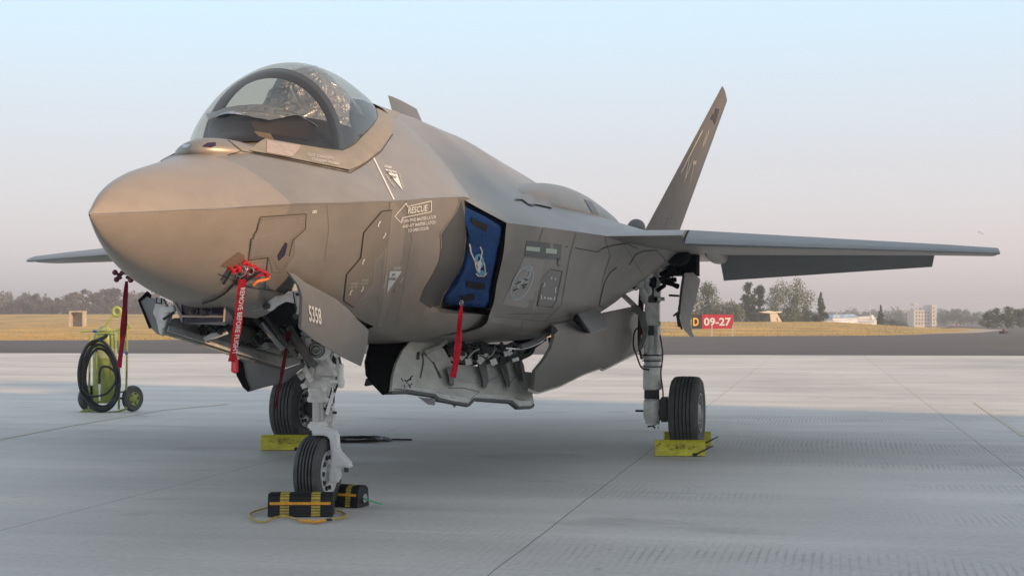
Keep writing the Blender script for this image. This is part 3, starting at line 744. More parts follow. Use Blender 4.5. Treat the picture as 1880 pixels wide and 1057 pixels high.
part('panel_seam',dline([[(1000,412),(990,440),(966,470)],[(1110,434),(1120,470),(1104,520)],[(930,420),(905,560)],[(1060,420),(1046,470),(1030,560),(1000,590)],[(905,580),(1000,590),(1090,566)],[(840,590),(850,628)],[(960,588),(950,625)],[(1140,440),(1190,520)],[(930,576),(1010,575)]],.9,skin,.003),M('seam_tone2',(.13,.12,.11),.6))
# dark paint ahead of the intake, recess shade mixed into the colour
part('intake_bump_paint_shade',dpoly([[(846,366),(852,396),(855,424),(851,468),(845,492),(833,516),(815,536),(806,560),(790,566),(770,552),(778,530),(796,500),(806,478),(809.5,456),(808,429),(822,409),(836,388)]],skin,.004,10),M('bump_paint_shade',(.055,.058,.058),.5,.15,.08,5))
part('panel_gap',dline([[(846,364),(837,388),(822,409),(808,429),(809.5,456)]],.9,skin,.006),LINEL)
part('fuselage_panel',dpoly([[(692,600),(716,372),(723,370),(745,400),(738,470),(700,600)]],skin,.002),M('panel_tone',(.30,.265,.225),.42,.35,.05,4))
# side markings behind the intake
part('formation_light',dpoly([[(965.5,452),(991,454),(990,462),(964.5,459.5)],[(1001.5,455.5),(1022,457.5),(1021,466),(1001,464)]],skin,.006),M('strip_light_pale',(.42,.46,.38),.4))
part('fuselage_panel',dpoly([[(967,441),(1031,449),(1029,478),(962,470)]],skin,.003),JETD)
part('fuselage_panel',dpoly([[(962,472),(1000,477),(981,568),(922,558)]],skin,.003),M('panel_paler',(.32,.295,.265),.45,.3,.05,4))
part('latch_door',dpoly([[(1010,494),(1031.5,498),(1020,553),(1012,564),(986,560.5),(992,512)]],skin,.003),M('door_tone2',(.20,.185,.17),.45,.2,.06,5))
part('panel_gap',dline([[(1010,494),(1031.5,498),(1020,553),(1012,564),(986,560.5),(995,519)],[(1037,453),(1042,452)],[(1024,473),(1023,486),(1029,488)],
 [(1056,455),(1096,462.5),(1108,455),(1125,450),(1150,447),(1170,456)],[(1155,486),(1167,467),(1180,461),(1205,459),(1218,473),(1232,493)],
 [(1132,491),(1120,500),(1110,517),(1104,540),(1100,560),(1109,565)]],1.3,skin),LINE)
part('panel_edge',dline([[(1021,559),(1047,559),(1055,549),(1084,547),(1085,556)],[(986,560.8),(1012,564.3),(1020.5,553)]],.8,skin),LINEL)
part('latch_marking',dline([[(1000,518),(999,523),(996.5,526)],[(1020,527),(1018.5,532),(1019.5,537)],[(993,541),(994,549)],[(998,548),(999.5,544),(1001,548)],[(1004.5,549),(1006,545),(1007.5,549)],[(1009,549.5),(1010.5,545.5),(1012,549.5)],[(1018,544),(1016,551)]],1.6,skin,.006,3),WHITE)
part('latch_marking',dpoly([[(1010.5,508),(1013.5,508.5),(1012,514)],[(1017.5,509.5),(1020.5,510),(1019,515.5)]],skin,.006),WHITE)
# scorpion patch
def ell(cx,cy,a,b,rot,n=36,t0=0,t1=360):
    out=[]
    for i in range(n+1):
        t=R(t0+(t1-t0)*i/n); x=a*math.cos(t); y=b*math.sin(t); out.append((cx+x*math.cos(rot)-y*math.sin(rot),cy+x*math.sin(rot)+y*math.cos(rot)))
    return out
er=R(-64)
sc_=dline([ell(958,519,33.5,16,er)],2.0,skin,.006,4)
merge(sc_,dline([[(973,494),(972,505),(964,513),(954,520),(949,524)],[(977,490),(973,494),(966,497)],[(949,518),(940,524)],[(952,525),(944,533)],[(960,515),(952,512)],[(962,519),(969,516)],[(950,521),(944,519)]],2.6,skin,.007,3))
part('scorpion_emblem',sc_,M('emblem_pale',(.38,.42,.42),.6))
part('scorpion_emblem',dline([[(945,521),(955,517)],[(957,524),(967,521)],[(941,533),(950,529)],[(962,512),(968,513)],[(958,528),(964,526)]],2.2,skin,.008,3),LINE)
let=bmesh.new()
for k,ch in enumerate('YELLOW'):
    c_=ell(958,519,29.5,12.4,er,1,-38+k*13,-38+k*13)[0]; merge(let,dtext(ch,c_,(3.2,1.2),(1.0,-4.2),skin,.008))
for k,ch in enumerate('SCORPIONS'):
    c_=ell(958,519,29.5,12.4,er,1,212-k*10,212-k*10)[0]; merge(let,dtext(ch,c_,(2.6,-1.6),(1.0,-3.8),skin,.008))
part('emblem_lettering',let,M('emblem_pale2',(.38,.42,.42),.6))
# fin markings
fs=Skin(); fs.add(finL); fs.done()
fm=[(1289,240),(1250,316)]
part('fin_stripe',dline([fm],1.8,fs,.006),GREYMK,finL)
part('fin_lettering',merge(dtext('V',(1261.5,314),(8,0),(13,-44),fs,.006,bold=.0),dtext('T',(1271,314),(6,0),(9,-38),fs,.006)),M('fin_grey',(.30,.31,.30),.6),finL)
part('fin_emblem',dpoly([[(1314,199),(1320.5,201),(1317,211),(1317,214),(1312,229),(1308,220),(1304,220),(1308,211),(1312,208)]],fs,.006,5),LINE,finL)
part('fin_emblem',dline([[(1301,238),(1300,245),(1293,262),(1289,270)],[(1298,243),(1292,258),(1290,266)]],1,fs,.006),GREYMK,finL)
part('fin_lettering',merge(dtext('AF 15',(1231,399),(11,1),(.5,-4.5),fs,.006),dtext('5358',(1229,411),(11,1),(2.5,-15),fs,.006)),M('fin_grey2',(.30,.31,.30),.6),finL)
# small marks on gun hump
hs=Skin()
for o in jet.children:
    if o.name.startswith('shoulder_fairing') : hs.add(o)
hs.add(midbody); hs.add(forebody); hs.done()
part('access_hatch',dpoly([[(944,366),(962,357),(985,350),(1005,352),(1013,383),(985,377),(975,379),(958,368)]],hs,.012,8),M('hump_patch',(.29,.24,.205),.45,.25,.06,5))
part('panel_gap',dline([[(945,368),(958,368),(970,377),(985,377),(1012,383)]],1.2,hs,.014),LINE)
part('access_hatch',dpoly([[(1072,366),(1086,371),(1099,394),(1087,391)]],hs,.006,8),JETD)
# ================================================================ intake cover
IP=plane3((.93,4.14,2.235),(1.18,4.50,2.07),(1.01,4.80,1.45))
cover=thing('intake_cover','blue quilted vinyl cover plugging the jet intake, with a winged unit emblem','intake cover',(.95,4.5,1.4))
cpx0=[(842,371),(850,373),(880,387),(921,412),(922,421),(908,490),(896,560),(890,567),(820,562),(814.5,556),(816,545),(835,520),(849,493),(855,468),(858.5,424),(856,397)]
cpx=[]
for k_ in range(len(cpx0)):
    a_,b_=cpx0[k_],cpx0[(k_+1)%len(cpx0)]; n_=max(1,int(math.hypot(b_[0]-a_[0],b_[1]-a_[1])/7))
    cpx+=[(a_[0]+(b_[0]-a_[0])*q_/n_,a_[1]+(b_[1]-a_[1])*q_/n_) for q_ in range(n_)]
bm=bmesh.new(); pts=[U(a,b,IP) for a,b in cpx]; cc=sum(pts,Vector())/len(pts); n=IP[1]; n=-n if n.dot(CP-cc)<0 else n
lv=[]
for s,o_ in ((1,-.10),(1,-.02),(.97,.006),(.92,.018),(.86,.022),(.78,.024),(.68,.024),(.56,.025),(.42,.025),(.28,.025),(.12,.025)):
    lv.append([bm.verts.new(cc+(p-cc)*s+n*(o_+(.010*s*noise.noise((cc+(p-cc)*s)*Vector((9,9,4)).length*.9+Vector((0,3,0)))+.008*math.sin((p.x+p.z*.45)*70+s*3)*max(0,s-.45)*(1-smooth(1.5,1.95,p.z)) if s<.99 else 0))) for p in pts])
for a,b in zip(lv[:-1],lv[1:]):
    for k in range(len(pts)): bm.faces.new((a[k],a[(k+1)%len(pts)],b[(k+1)%len(pts)],b[k]))
bm.faces.new(lv[-1]); cv=obj('cover_panel',bm,BLUE,cover,angle=60)
cs=Skin(); cs.add(cv); cs.done()
obj('strap',dpoly([[(865,397),(870,401),(883,408),(895,412),(892,425),(880,418),(866,409)],[(856,515),(890,520),(890,531),(856,527)],[(843,540),(848,543),(862,540),(871,539),(871,549),(858,552),(845,551)]],cs,.008,8),M('webbing_black',(.008,.008,.01),.8),cover)
em=dline([ell(881,487,8,20,R(-14))],2.0,cs,.008,3); merge(em,dline([[(862,447),(864,462),(871,478),(879,490)],[(881,452),(885,462),(881,478),(879,490)],[(873,501),(878,507),(888,508),(893,500)]],2.0,cs,.009,3)); 
merge(em,dpoly([[(876,480),(881,476),(884,482),(880,500),(876,497)]],cs,.010))
obj('emblem',em,M('emblem_white_gold',(.50,.52,.50),.6),cover)
obj('emblem_ring',merge(dline([ell(880,478,5.5,11,R(-10))],4.5,cs,.0085,3),dpoly([[(874,497),(886,495),(890,503),(878,505)]],cs,.0085)),M('emblem_blue',(.10,.28,.45),.6),cover)
obj('emblem_lettering',dtext('SCORPIONS',(884,508),(18,-2),(.8,-3.5),cs,.011),BLACK,cover)
# ================================================================ ribbons
def ribbon(name,pL,pR,pl,mat,label,cat='streamer',amp=.012,txt=None,nseg=3,par=None):
    """pL/pR: left and right edge pixel points from top to bottom"""
    L=smoothpts([U(a,b,pl) for a,b in pL],nseg*2); Rr=smoothpts([U(a,b,pl) for a,b in pR],nseg*2)
    n=Vector((0,-1,0)); bm=bmesh.new(); prev=None
    for i,(a,b) in enumerate(zip(L,Rr)):
        row=[]
        for k in range(5):
            p=a.lerp(b,k/4); p=p+n*(amp*math.sin(i*.55+k*.9)+amp*.6*math.sin(i*.23+k*2)); row.append(bm.verts.new(p))
        if prev:
            for k in range(4): bm.faces.new((prev[k],prev[k+1],row[k+1],row[k]))
        prev=row
    bmesh.ops.solidify(bm,geom=bm.faces[:],thickness=.003)
    return obj(name,bm,mat,par,angle=50)
def clut(bm,c,r,n,seed):
    g=random.Random(seed)
    for i in range(n):
        p=Vector(c)+Vector([g.uniform(-1,1)*x for x in r]); q=p+Vector([g.uniform(-1,1)*x*.7 for x in r])
        cyl(bm,p,q,g.uniform(.15,.3)*min(r),seg=7)
# centre streamer hung from the red probe lock
ct=thing('warning_streamer','long red ribbon lettered REMOVE BEFORE FLIGHT','streamer',U(428,662,('Y',.95)),'red flight safety streamers on the jet')
rb=ribbon('ribbon',[(438.5,512),(434.5,545),(429.5,590),(424,630),(418.5,663)],[(452,513),(449.5,548),(444.5,590),(438.5,628),(432,664)],('Y',.95),RED,'',par=ct,amp=.004)
pA,pB=U(446,528,('Y',.937)),U(431,650,('Y',.937)); ax=(pB-pA); 
obj('ribbon_lettering',text3('REMOVE BEFORE FLIGHT',(pA+pB)/2,ax,Vector((.028,0,.004)),.012),WHITE,ct,smooth=False)
bm=plate([(425,655),(434,654),(437,660),(437,682),(432,686),(424,682)],('Y',.96),.004,.001); obj('tag',bm,RED,ct)
a,b=U(431,660,('Y',.954)),U(430,681,('Y',.954)); obj('tag_lettering',text3('FLIGHT',(a+b)/2,b-a,Vector((.018,0,0)),.0),M('tag_pink',(.75,.25,.25),.6),ct,smooth=False)
ps=U(445,492,('Y',1.25))
lock=thing('probe_lock','red probe lock with steel rings and orange strap on the near side of the nose','probe lock',skin.hit(450,495,0),'probe locks on the nose')
bm=bmesh.new(); P=lambda u,v,o=.03: skin.hit(u,v,o)
for L_,r_ in (([(420,491),(430,489),(440,484),(450,479)],.006),([(450,479),(457,484),(466,489),(477,494),(484,496)],.006),([(448,484),(447,495),(446,512)],.010),([(462,494),(470,500),(482,500)],.006),([(424,494),(436,492)],.008),([(440,478),(455,482)],.008)):
    tube(bm,smoothpts([P(u,v,.035) for u,v in L_],3),r_,7)
for u,v in ((421,491),(448,479),(465,488),(462,498),(483,497),(432,488)): cyl(bm,P(u,v,.0),P(u,v,.06),.012,seg=10)
obj('clamp_frame',bm,REDM,lock)
bm=bmesh.new()
for u,v,r_ in ((434,490,.032),(441,486,.018),(452,490,.02)):
    c=P(u,v,.05); tube(bm,[c+Vector((math.cos(a)*r_,0,math.sin(a)*r_)) for a in [i*math.pi/8 for i in range(16)]],.003,6,True)
obj('key_ring',bm,STEEL,lock)
bm=bmesh.new(); tube(bm,smoothpts([P(484,496,.05),P(486,502,.05),P(478,506,.05),P(466,508,.05),P(458,515,.05)],4),[.008]*17,7); obj('strap',bm,ORANGE,lock)
bm=bmesh.new()
for L_,r_ in (([(436,500),(432,512),(422,524),(412,534),(400,542),(388,548),(372,553)],.007),([(422,495),(418,503),(414,510),(408,518)],.007),([(447,500),(440,512),(430,520)],.007)): tube(bm,smoothpts([P(u,v,.016) or P(u,v-6,.016) for u,v in L_],4),r_,7)
bm2=plate([(462,505),(474,498),(482,497),(462,512),(452,518),(430,522)],('Y',1.2),.006); merge(bm,bm2)
obj('hose',bm,BLK,lock)
# far side lock and streamer
YF=1.55
lock2=thing('probe_lock','dark red probe lock peeping out under the far side of the nose','probe lock',U(233,512,('Y',YF)),'probe locks on the nose')
bm=bmesh.new()
for L_ in ([(211,500),(218,505),(222,512)],[(214,512),(220,506),(228,500),(233,503)],[(224,498),(220,506)],[(232,508),(240,513)]): tube(bm,smoothpts([U(u,v,('Y',YF)) for u,v in L_],3),.010,7)
obj('clamp_frame',bm,M('dark_maroon_metal',(.06,.012,.02),.4,.3),lock2)
bm=bmesh.new()
for u,v in ((211,500),(214,513),(240,514),(227,499)): bmesh.ops.create_uvsphere(bm,u_segments=10,v_segments=8,radius=.017,matrix=Matrix.Translation(U(u,v,('Y',YF))))
obj('knob',bm,M('wine_knob',(.12,.01,.03),.4),lock2)
ct=thing('warning_streamer','plain dark red ribbon hanging in front of the fire extinguisher','streamer',U(220,673,('Y',YF)),'red flight safety streamers on the jet')
ribbon('ribbon',[(230,516),(226,550),(222,590),(219,630),(213,674)],[(235,516),(235,550),(233,590),(229,630),(223,675)],('Y',YF),M('dark_red_ribbon',(.30,.008,.03),.7,0,.2,12),'',par=ct,amp=.005)
cq=U(847,556,IP)
ct=thing('warning_streamer','bright red ribbon hanging from the lower strap of the blue intake cover','streamer',cq+Vector((0,-.12,-.55)),'red flight safety streamers on the jet')
PI2=('Y',cq.y-.28)
rb=ribbon('ribbon',[(845.5,560),(840,590),(835,630),(831,665),(825,690)],[(849.5,560),(849,590),(847,630),(843,665),(837,694)],PI2,M('scarlet_ribbon',(.80,.025,.06),.6,0,.15,14,.4,25),'',par=ct,amp=.012)
bm=bmesh.new(); c=U(847,556,PI2); tube(bm,[c+Vector((math.cos(a)*.013,0,math.sin(a)*.02)) for a in [i*math.pi/8 for i in range(16)]],.003,6,True); tube(bm,[c,cq+n*.05],.004,6); obj('ring',bm,STEEL,ct)
ct=thing('warning_streamer','thin maroon ribbon trailing from the nose gear bay beside the front tyre','streamer',U(512,740,('Y',3.3)),'red flight safety streamers on the jet')
ribbon('ribbon',[(526,608),(524,630),(519,660),(512,700),(505,738),(504,752)],[(535,608),(530,634),(525,662),(518,700),(509,738),(507,752)],('Y',3.3),MAROON,'',par=ct,amp=.004)
# ================================================================ wheels
def wheel(par,c,Rr,W,rr,face,rimmat,grooves=5,name='tyre',ax=(1,-.06,0)):
    bm=bmesh.new(); prof=[];mi=[]
    hw=W/2
    prof=[(rr,-hw*.72),(rr+.02,-hw*.90),(Rr*.80,-hw*1.0),(Rr*.90,-hw*.97),(Rr*.965,-hw*.84)]; m=[0]*5
    g=grooves; tw=hw*.74*2; 
    for i in range(g+1):
        a=-hw*.74+tw*i/(g+1)+(0 if i==0 else .006); b=-hw*.74+tw*(i+1)/(g+1)-(0 if i==g else .006)
        ra=Rr*(1-.03*(abs(a)/hw)**2.4); rb_=Rr*(1-.03*(abs(b)/hw)**2.4)
        prof+=[(ra,a),(rb_,b)]; m+=[0,1 if i<g else 0]
        if i<g: prof+=[(rb_-.012,b+.001),(rb_-.012,b+.011)]; m+=[1,1]
    # material index list is per strip; recompute
    prof+=[(Rr*.965,hw*.84),(Rr*.90,hw*.97),(Rr*.80,hw*1.0),(rr+.02,hw*.90),(rr,hw*.72)]
    mi=[]
    for i in range(len(prof)-1):
        mi.append(1 if (prof[i][0]<Rr*.98 and abs(prof[i][1])<hw*.74 and prof[i+1][0]<Rr*.985) else 0)
    lathe(bm,prof,c,ax,56,mi)
    t_=obj(name,bm,[TYRE,TYREG],par,angle=30)
    bm=bmesh.new()
    for s in (1,-1):
        lathe(bm,[(rr+.004,s*hw*.74),(rr*1.03,s*hw*.93),(rr*.95,s*hw*.93),(rr*.92,s*hw*.80),(rr*.55,s*hw*.68),(rr*.42,s*hw*.84),(rr*.2,s*hw*.90),(0.001,s*hw*.90)],c,ax,40)
    rm=obj('wheel_rim',bm,rimmat,par,angle=40)
    bm=bmesh.new()
    for s in (1,-1):
        for k in range(10):
            a=k*math.pi/5; p=Vector(c)+Vector((s*hw*.73,math.cos(a)*rr*.73,math.sin(a)*rr*.73)); cyl(bm,p,p+Vector((s*.014,0,0)),rr*.11,seg=10)
    obj('rim_hole',bm,M('hole_dark',(.03,.03,.03),.7),par)
# ---- main gear
for sx in (1,-1):
    X0=sx*1.80; Y0=9.43
    bm=bmesh.new()
    lathe(bm,[(.001,.26),(.075,.26),(.078,.30),(.095,.33),(.095,.50),(.085,.52),(.07,.53),(.07,.62),(.098,.63),(.10,.66),(.098,.88),(.088,.90),(.088,.94),(.105,.95),(.105,.98),(.088,1.0),(.088,1.06),(.098,1.08),(.092,1.26),(.075,1.32),(.07,2.05)],(X0,Y0,0),(0,0,1),28)
    mg=obj('main_gear',bm,GGREY,jet,angle=35)
    bm=bmesh.new(); q=bmesh.new()
    for dz,hh,ww in ((1.45,.34,.15),(1.68,.30,.17),(1.9,.25,.12)): box(bm,(X0+.01,Y0-.06,dz),(ww,.12,hh))
    box(bm,(X0+.055,Y0-.10,1.25),(.03,.05,.5)); box(bm,(X0-.055,Y0-.10,1.25),(.03,.05,.5)); bevel(bm,.015)
    cyl(bm,(X0-.12,Y0-.09,1.58),(X0+.14,Y0-.09,1.58),.02); cyl(bm,(X0-.1,Y0-.1,1.32),(X0+.1,Y0-.1,1.32),.022)
    obj('trunnion',bm,GGREY,mg)
    bm=bmesh.new()
    for dz,hw_ in ((1.63,.085),(1.25,.05)): box(bm,(X0+.005,Y0-.165,dz),(.06,.02,hw_*2.1))
    for k in range(6): cyl(bm,(X0-.04+.02*(k%3),Y0-.125,1.78+.02*(k//3)),(X0-.04+.02*(k%3),Y0-.14,1.78+.02*(k//3)),.007,seg=8)
    obj('actuator_recess',bm,DGREY,mg)
    bm=bmesh.new(); cyl(bm,(X0-.065,Y0-.02,.53),(X0-.065,Y0-.02,.62),.02); cyl(bm,(X0+.05,Y0-.05,.53),(X0+.05,Y0-.05,.62),.02); cyl(bm,(X0,Y0,.53),(X0,Y0,.63),.074)
    obj('piston',bm,BLK,mg)
    bm=bmesh.new(); 
    tube(bm,smoothpts([(X0-.09,Y0-.08,1.95),(X0-.12,Y0-.1,1.6),(X0-.13,Y0-.1,1.3),(X0-.13,Y0-.1,1.1),(X0-.10,Y0-.12,.95)],5),.013,7)
    tube(bm,smoothpts([(X0-.10,Y0-.10,1.28),(X0-.17,Y0-.1,1.25),(X0-.19,Y0-.1,1.1),(X0-.15,Y0-.12,.98),(X0-.1,Y0-.12,.86),(X0-.02,Y0-.13,.84)],5),.009,7)
    tube(bm,smoothpts([(X0+.09,Y0-.08,1.2),(X0+.12,Y0-.1,1.0),(X0+.10,Y0-.1,.8),(X0+.12,Y0-.08,.6),(X0+.11,Y0-.05,.45)],5),.008,7)
    for z_ in (.93,.87,.99): tube(bm,[(X0+math.cos(a)*.106,Y0+math.sin(a)*.106,z_) for a in [i*math.pi/10 for i in range(20)]],.006,6,True)
    tube(bm,[(X0-.18,Y0,.40),(X0-.09,Y0,.40)],.012,6)
    clut(bm,(X0+.02,Y0,.25),(.06,.05,.03),10,4)
    obj('brake_hose',bm,BLK,mg)
    bm=bmesh.new(); tube(bm,[(X0-.08,Y0-.08,1.95),(X0-.1,Y0-.1,1.2)],.012,6); tube(bm,[(X0-.095,Y0-.06,1.9),(X0-.12,Y0-.1,1.1)],.01,6); obj('hydraulic_line',bm,M('hose_red_brown',(.12,.01,.01),.5),mg)
    bm=bmesh.new(); cyl(bm,(X0+.05,Y0,.39),(sx*2.14,Y0,.39),.07); box(bm,(X0+sx*.13,Y0,.42),(.10,.22,.26)); bevel(bm,.02); obj('axle_brake',bm,DGREY,mg)
    wheel(mg,(sx*2.165,Y0,.39),.380,.312,.20,1,M('rim_grey',(.34,.34,.33),.4,.2),5)
    bm=bmesh.new(); cyl(bm,(X0-sx*.05,Y0-.5,2.0),(X0,Y0-.02,1.5),.035); cyl(bm,(X0-sx*.45,Y0+.1,1.75),(X0-.02*sx,Y0,1.35),.028); cyl(bm,(X0-sx*.12,Y0-.28,2.0),(X0-sx*.04,Y0-.1,1.55),.06)
    clut(bm,(X0-sx*.15,Y0-.15,1.85),(.16,.2,.13),30,9); obj('side_brace',bm,GGREY,mg)
    bm=bmesh.new(); clut(bm,(X0-sx*.10,Y0-.1,1.85),(.3,.2,.13),34,11); box(bm,(X0+.0,Y0+.45,1.98),(.9,.5,.28)); obj('wheel_bay',bm,BLACK,mg,smooth=False)
# main gear door near side
bmx=plate([(1256,501),(1272,500),(1286,513),(1279,545),(1270,575),(1267.5,590),(1270,608),(1275,619),(1267,617),(1256,606),(1249.5,590),(1248,570),(1250,545),(1253,530)],('Y',9.2),.03,.006)
part('main_gear_door',bmx,M('door_inner_grey',(.62,.59,.56),.5,.1,.08,5))
bm=bmesh.new(); tube(bm,smoothpts([U(u,v,('Y',9.17)) for u,v in ((1255,505),(1251,530),(1248,560),(1246.5,585),(1252,604))],5),.012,6); tube(bm,[U(u,v,('Y',9.2)) for u,v in ((1228,542),(1247,543))],.012,6); tube(bm,[U(u,v,('Y',9.2)) for u,v in ((1236,580),(1246,572),(1247,560))],.010,6); tube(bm,[U(u,v,('Y',9.2)) for u,v in ((1243,576),(1247,600))],.014,6)
part('door_rod',bm,DGREY)
# underwing fairing beside the gear
bm=bmesh.new(); bmesh.ops.create_uvsphere(bm,u_segments=24,v_segments=14,radius=1)
for v in bm.verts: x,y,z=v.co; q_=(.25+.75*smooth(-1,.4,y)); v.co=Vector((2.42+x*.12*q_,9.9+y*1.9,2.09+z*.11*q_))
part('underwing_fairing',bm,JET)
bm=bmesh.new(); bmesh.ops.create_uvsphere(bm,u_segments=20,v_segments=12,radius=1)
for v in bm.verts: x,y,z=v.co; v.co=Vector((2.12+x*.13,8.85+y*.25,2.0+z*.09))
part('air_scoop',bm,BLACK)
# ---- nose gear
NX,NY=0.0,3.62
YN=('Y',3.6)
bm=bmesh.new()
lathe(bm,[(.001,.60),(.040,.60),(.040,.775)],(NX,NY,0),(0,0,1),24); ng=None
pist=bm
bm=bmesh.new()
lathe(bm,[(.03,.765),(.075,.77),(.080,.785),(.075,.80),(.066,.81),(.066,.835),(.072,.84),(.072,.872),(.066,.88)],(NX,NY,0),(0,0,1),28)
box(bm,(NX+.045,NY,.905),(.255,.17,.055)); box(bm,(NX+.02,NY,1.0),(.20,.16,.15)); box(bm,(NX+.075,NY-.03,1.06),(.12,.14,.20)); box(bm,(NX+.005,NY,1.16),(.22,.14,.14))
bevel(bm,.016)
cyl(bm,(NX-.03,NY-.08,1.0),(NX-.03,NY-.11,1.0),.04); cyl(bm,(NX+.09,NY-.10,1.08),(NX+.09,NY-.13,1.08),.035); cyl(bm,(NX+.06,NY-.09,.94),(NX+.15,NY-.09,.94),.02); cyl(bm,(NX,NY,1.1),(NX,NY+.05,1.6),.07)
cyl(bm,(NX-.12,NY-.06,.95),(NX-.05,NY-.06,1.0),.03); cyl(bm,(NX+.15,NY-.02,.92),(NX+.15,NY-.02,1.12),.025)
ng=obj('nose_gear',bm,GWHITE,jet,angle=35)
obj('piston',pist,M('chrome_dull',(.45,.45,.45),.3,.7),ng)
bm=plate([(559,620),(601,618),(605,628),(604,650),(597,660),(566,661),(559,653)],('Y',3.40),.05,.008); obj('landing_light_housing',bm,GWHITE,ng)
c=U(581,641,('Y',3.385)); bm=bmesh.new(); lathe(bm,[(.001,.012),(.03,.014),(.052,.006),(.056,0),(.06,-.012)],c,(0,-1,0),28); obj('landing_light',bm,M('lamp_lens',(.10,.11,.11),.12,.3),ng)
ls=Skin(); ls.add(bpy.data.objects['landing_light']); ls.done()
obj('light_emblem',merge(dline([ell(581,641,11,13,0)],1.2,ls,.003,3),dline([[(571,640),(574,634),(580,632),(586,634),(590,639)],[(573,645),(579,650),(586,648),(589,643)],[(576,640),(580,638),(585,640)]],1.8,ls,.003,3)),GREYMK,ng)
bm=plate([(571,787),(575,782),(596,783),(610,788),(617,800),(618.5,826),(625,833),(642,852),(641,860),(632,857),(619,858),(621,872),(619,884),(612,888),(604,885),(602,874),(605,858),(607,835),(604,806),(597,798),(572,799)],('Y',3.545),.10,.012)
obj('fork',bm,M('fork_white',(.72,.72,.72),.35,0,.05,9),ng)
bm=bmesh.new(); box(bm,(NX-.0,NY,.60),(.12,.14,.06)); bevel(bm,.015); merge(bm,plate([(592,783),(607,745),(606,735),(613,757),(609,785)],('Y',3.75),.06,.006)); merge(bm,plate([(590,772),(604,762),(606,768),(596,786)],('Y',3.72),.05,.006)); merge(bm,plate([(596,700),(606,706),(600,730),(592,742),(590,730)],('Y',3.70),.05,.006))
cyl(bm,(NX-.055,NY,.288),(NX+.16,NY,.288),.035)
obj('torque_link',bm,GWHITE,ng)
bm=bmesh.new(); 
cyl(bm,U(636,858,('Y',3.5)),U(636,866,('Y',3.5)),.016); clut(bm,U(602,742,('Y',3.66)),(.035,.03,.05),14,5); cyl(bm,U(611,757,('Y',3.7)),U(618,757,('Y',3.7)),.01)
tube(bm,smoothpts([U(u,v,('Y',3.5)) for u,v in ((627,612),(622,650),(628,680),(620,705),(612,725))],4),.008,7)
g=random.Random(31)
for k in range(6):
    u=g.choice([560,566,606,612,618]); v=g.uniform(640,705); tube(bm,smoothpts([U(u,v,('Y',3.5)),U(u+g.uniform(-8,8),v+g.uniform(12,22),('Y',3.47)),U(u+g.uniform(-10,10),v+g.uniform(26,44),('Y',3.5))],3),g.uniform(.004,.008),6)
obj('fitting',bm,DGREY,ng)
bm=bmesh.new()
for u,v,u2,v2,r_ in ((600,652,618,690,.018),(626,668,626,712,.020),(556,668,572,700,.022),(560,712,556,704,.02),(612,720,600,760,.013),(606,700,622,700,.016)): cyl(bm,U(u,v,('Y',3.47)),U(u2,v2,('Y',3.47)),r_,seg=12)
for u,v in ((612,672),(568,690),(598,712),(620,650)): c=U(u,v,('Y',3.45)); cyl(bm,c,c-Vector((0,.03,0)),.022,seg=14)
obj('actuator',bm,GWHITE,ng)
bm=bmesh.new()
tube(bm,smoothpts([U(u,v,('Y',3.35)) for u,v in ((468,585),(490,607),(512,633),(530,650))],3),.02,8); 
tube(bm,[U(u,v,('Y',3.3)) for u,v in ((482,575),(545,655))],.016,8); tube(bm,[U(u,v,('Y',3.35)) for u,v in ((530,600),(572,668))],.03,8); tube(bm,[U(u,v,('Y',3.45)) for u,v in ((505,590),(580,672))],.022,8)
obj('drag_brace',bm,BAYD,ng)
bm=bmesh.new()
p0,p1=U(480,593,('Y',3.2)),U(521,641,('Y',3.2)); d=(p1-p0); a_=d.normalized(); b_=a_.cross(Vector((0,1,0))).normalized()
tube(bm,[p0+d*(i/160)+(b_*math.cos(i*.785)+Vector((0,1,0))*math.sin(i*.785))*.022 for i in range(161)],.0045,5)
obj('spring',bm,STEEL,ng)
wheel(ng,(NX+.0,NY,.266),.264,.195,.155,1,M('rim_white',(.66,.66,.65),.35),5)
# bay interior behind the doors: dark box plus fittings
bm=bmesh.new(); rr_=[(-.465,1.70,1.64),(0,2.37,1.40),(.465,1.70,1.64),(.465,2.8,1.44),(.465,3.41,1.32),(-.465,3.41,1.32),(-.465,2.8,1.44)]
lo_=[bm.verts.new(p) for p in rr_]; hi_=[bm.verts.new((p[0],p[1],1.86)) for p in rr_]
for i in range(7): bm.faces.new((lo_[i],lo_[(i+1)%7],hi_[(i+1)%7],hi_[i]))
bm.faces.new(hi_)
part('nose_wheel_bay',bm,M('bay_lining_dark',(.035,.035,.034),.7),smooth=False)
def pipes(px,Y,n,seed,r=(.006,.016),mat=DGREY,name='pipework',par=jet,box_frac=.4):
    g=random.Random(seed); bm=bmesh.new(); xs=[p[0] for p in px]; ysx=[p[1] for p in px]
    def inside(x,y):
        c=False
        for i in range(len(px)):
            (x1,y1),(x2,y2)=px[i],px[i-1]
            if (y1>y)!=(y2>y) and x<(x2-x1)*(y-y1)/(y2-y1)+x1: c=not c
        return c
    k=0
    while k<n:
        u,v=g.uniform(min(xs),max(xs)),g.uniform(min(ysx),max(ysx))
        if not inside(u,v): continue
        k+=1; p=U(u,v,('Y',Y+g.uniform(-.12,.12)))
        if g.random()<box_frac: box(bm,p,[g.uniform(.015,.06) for _ in range(3)],Matrix.Rotation(g.uniform(0,3),3,'Y'))
        else:
            u2,v2=u+g.uniform(-22,22),v+g.uniform(-16,16)
            if inside(u2,v2): tube(bm,smoothpts([p,(p+U(u2,v2,('Y',Y)))/2+Vector((0,0,g.uniform(-.02,.03))),U(u2,v2,('Y',Y))],3),g.uniform(*r),6)
    return obj(name,bm,mat,par)
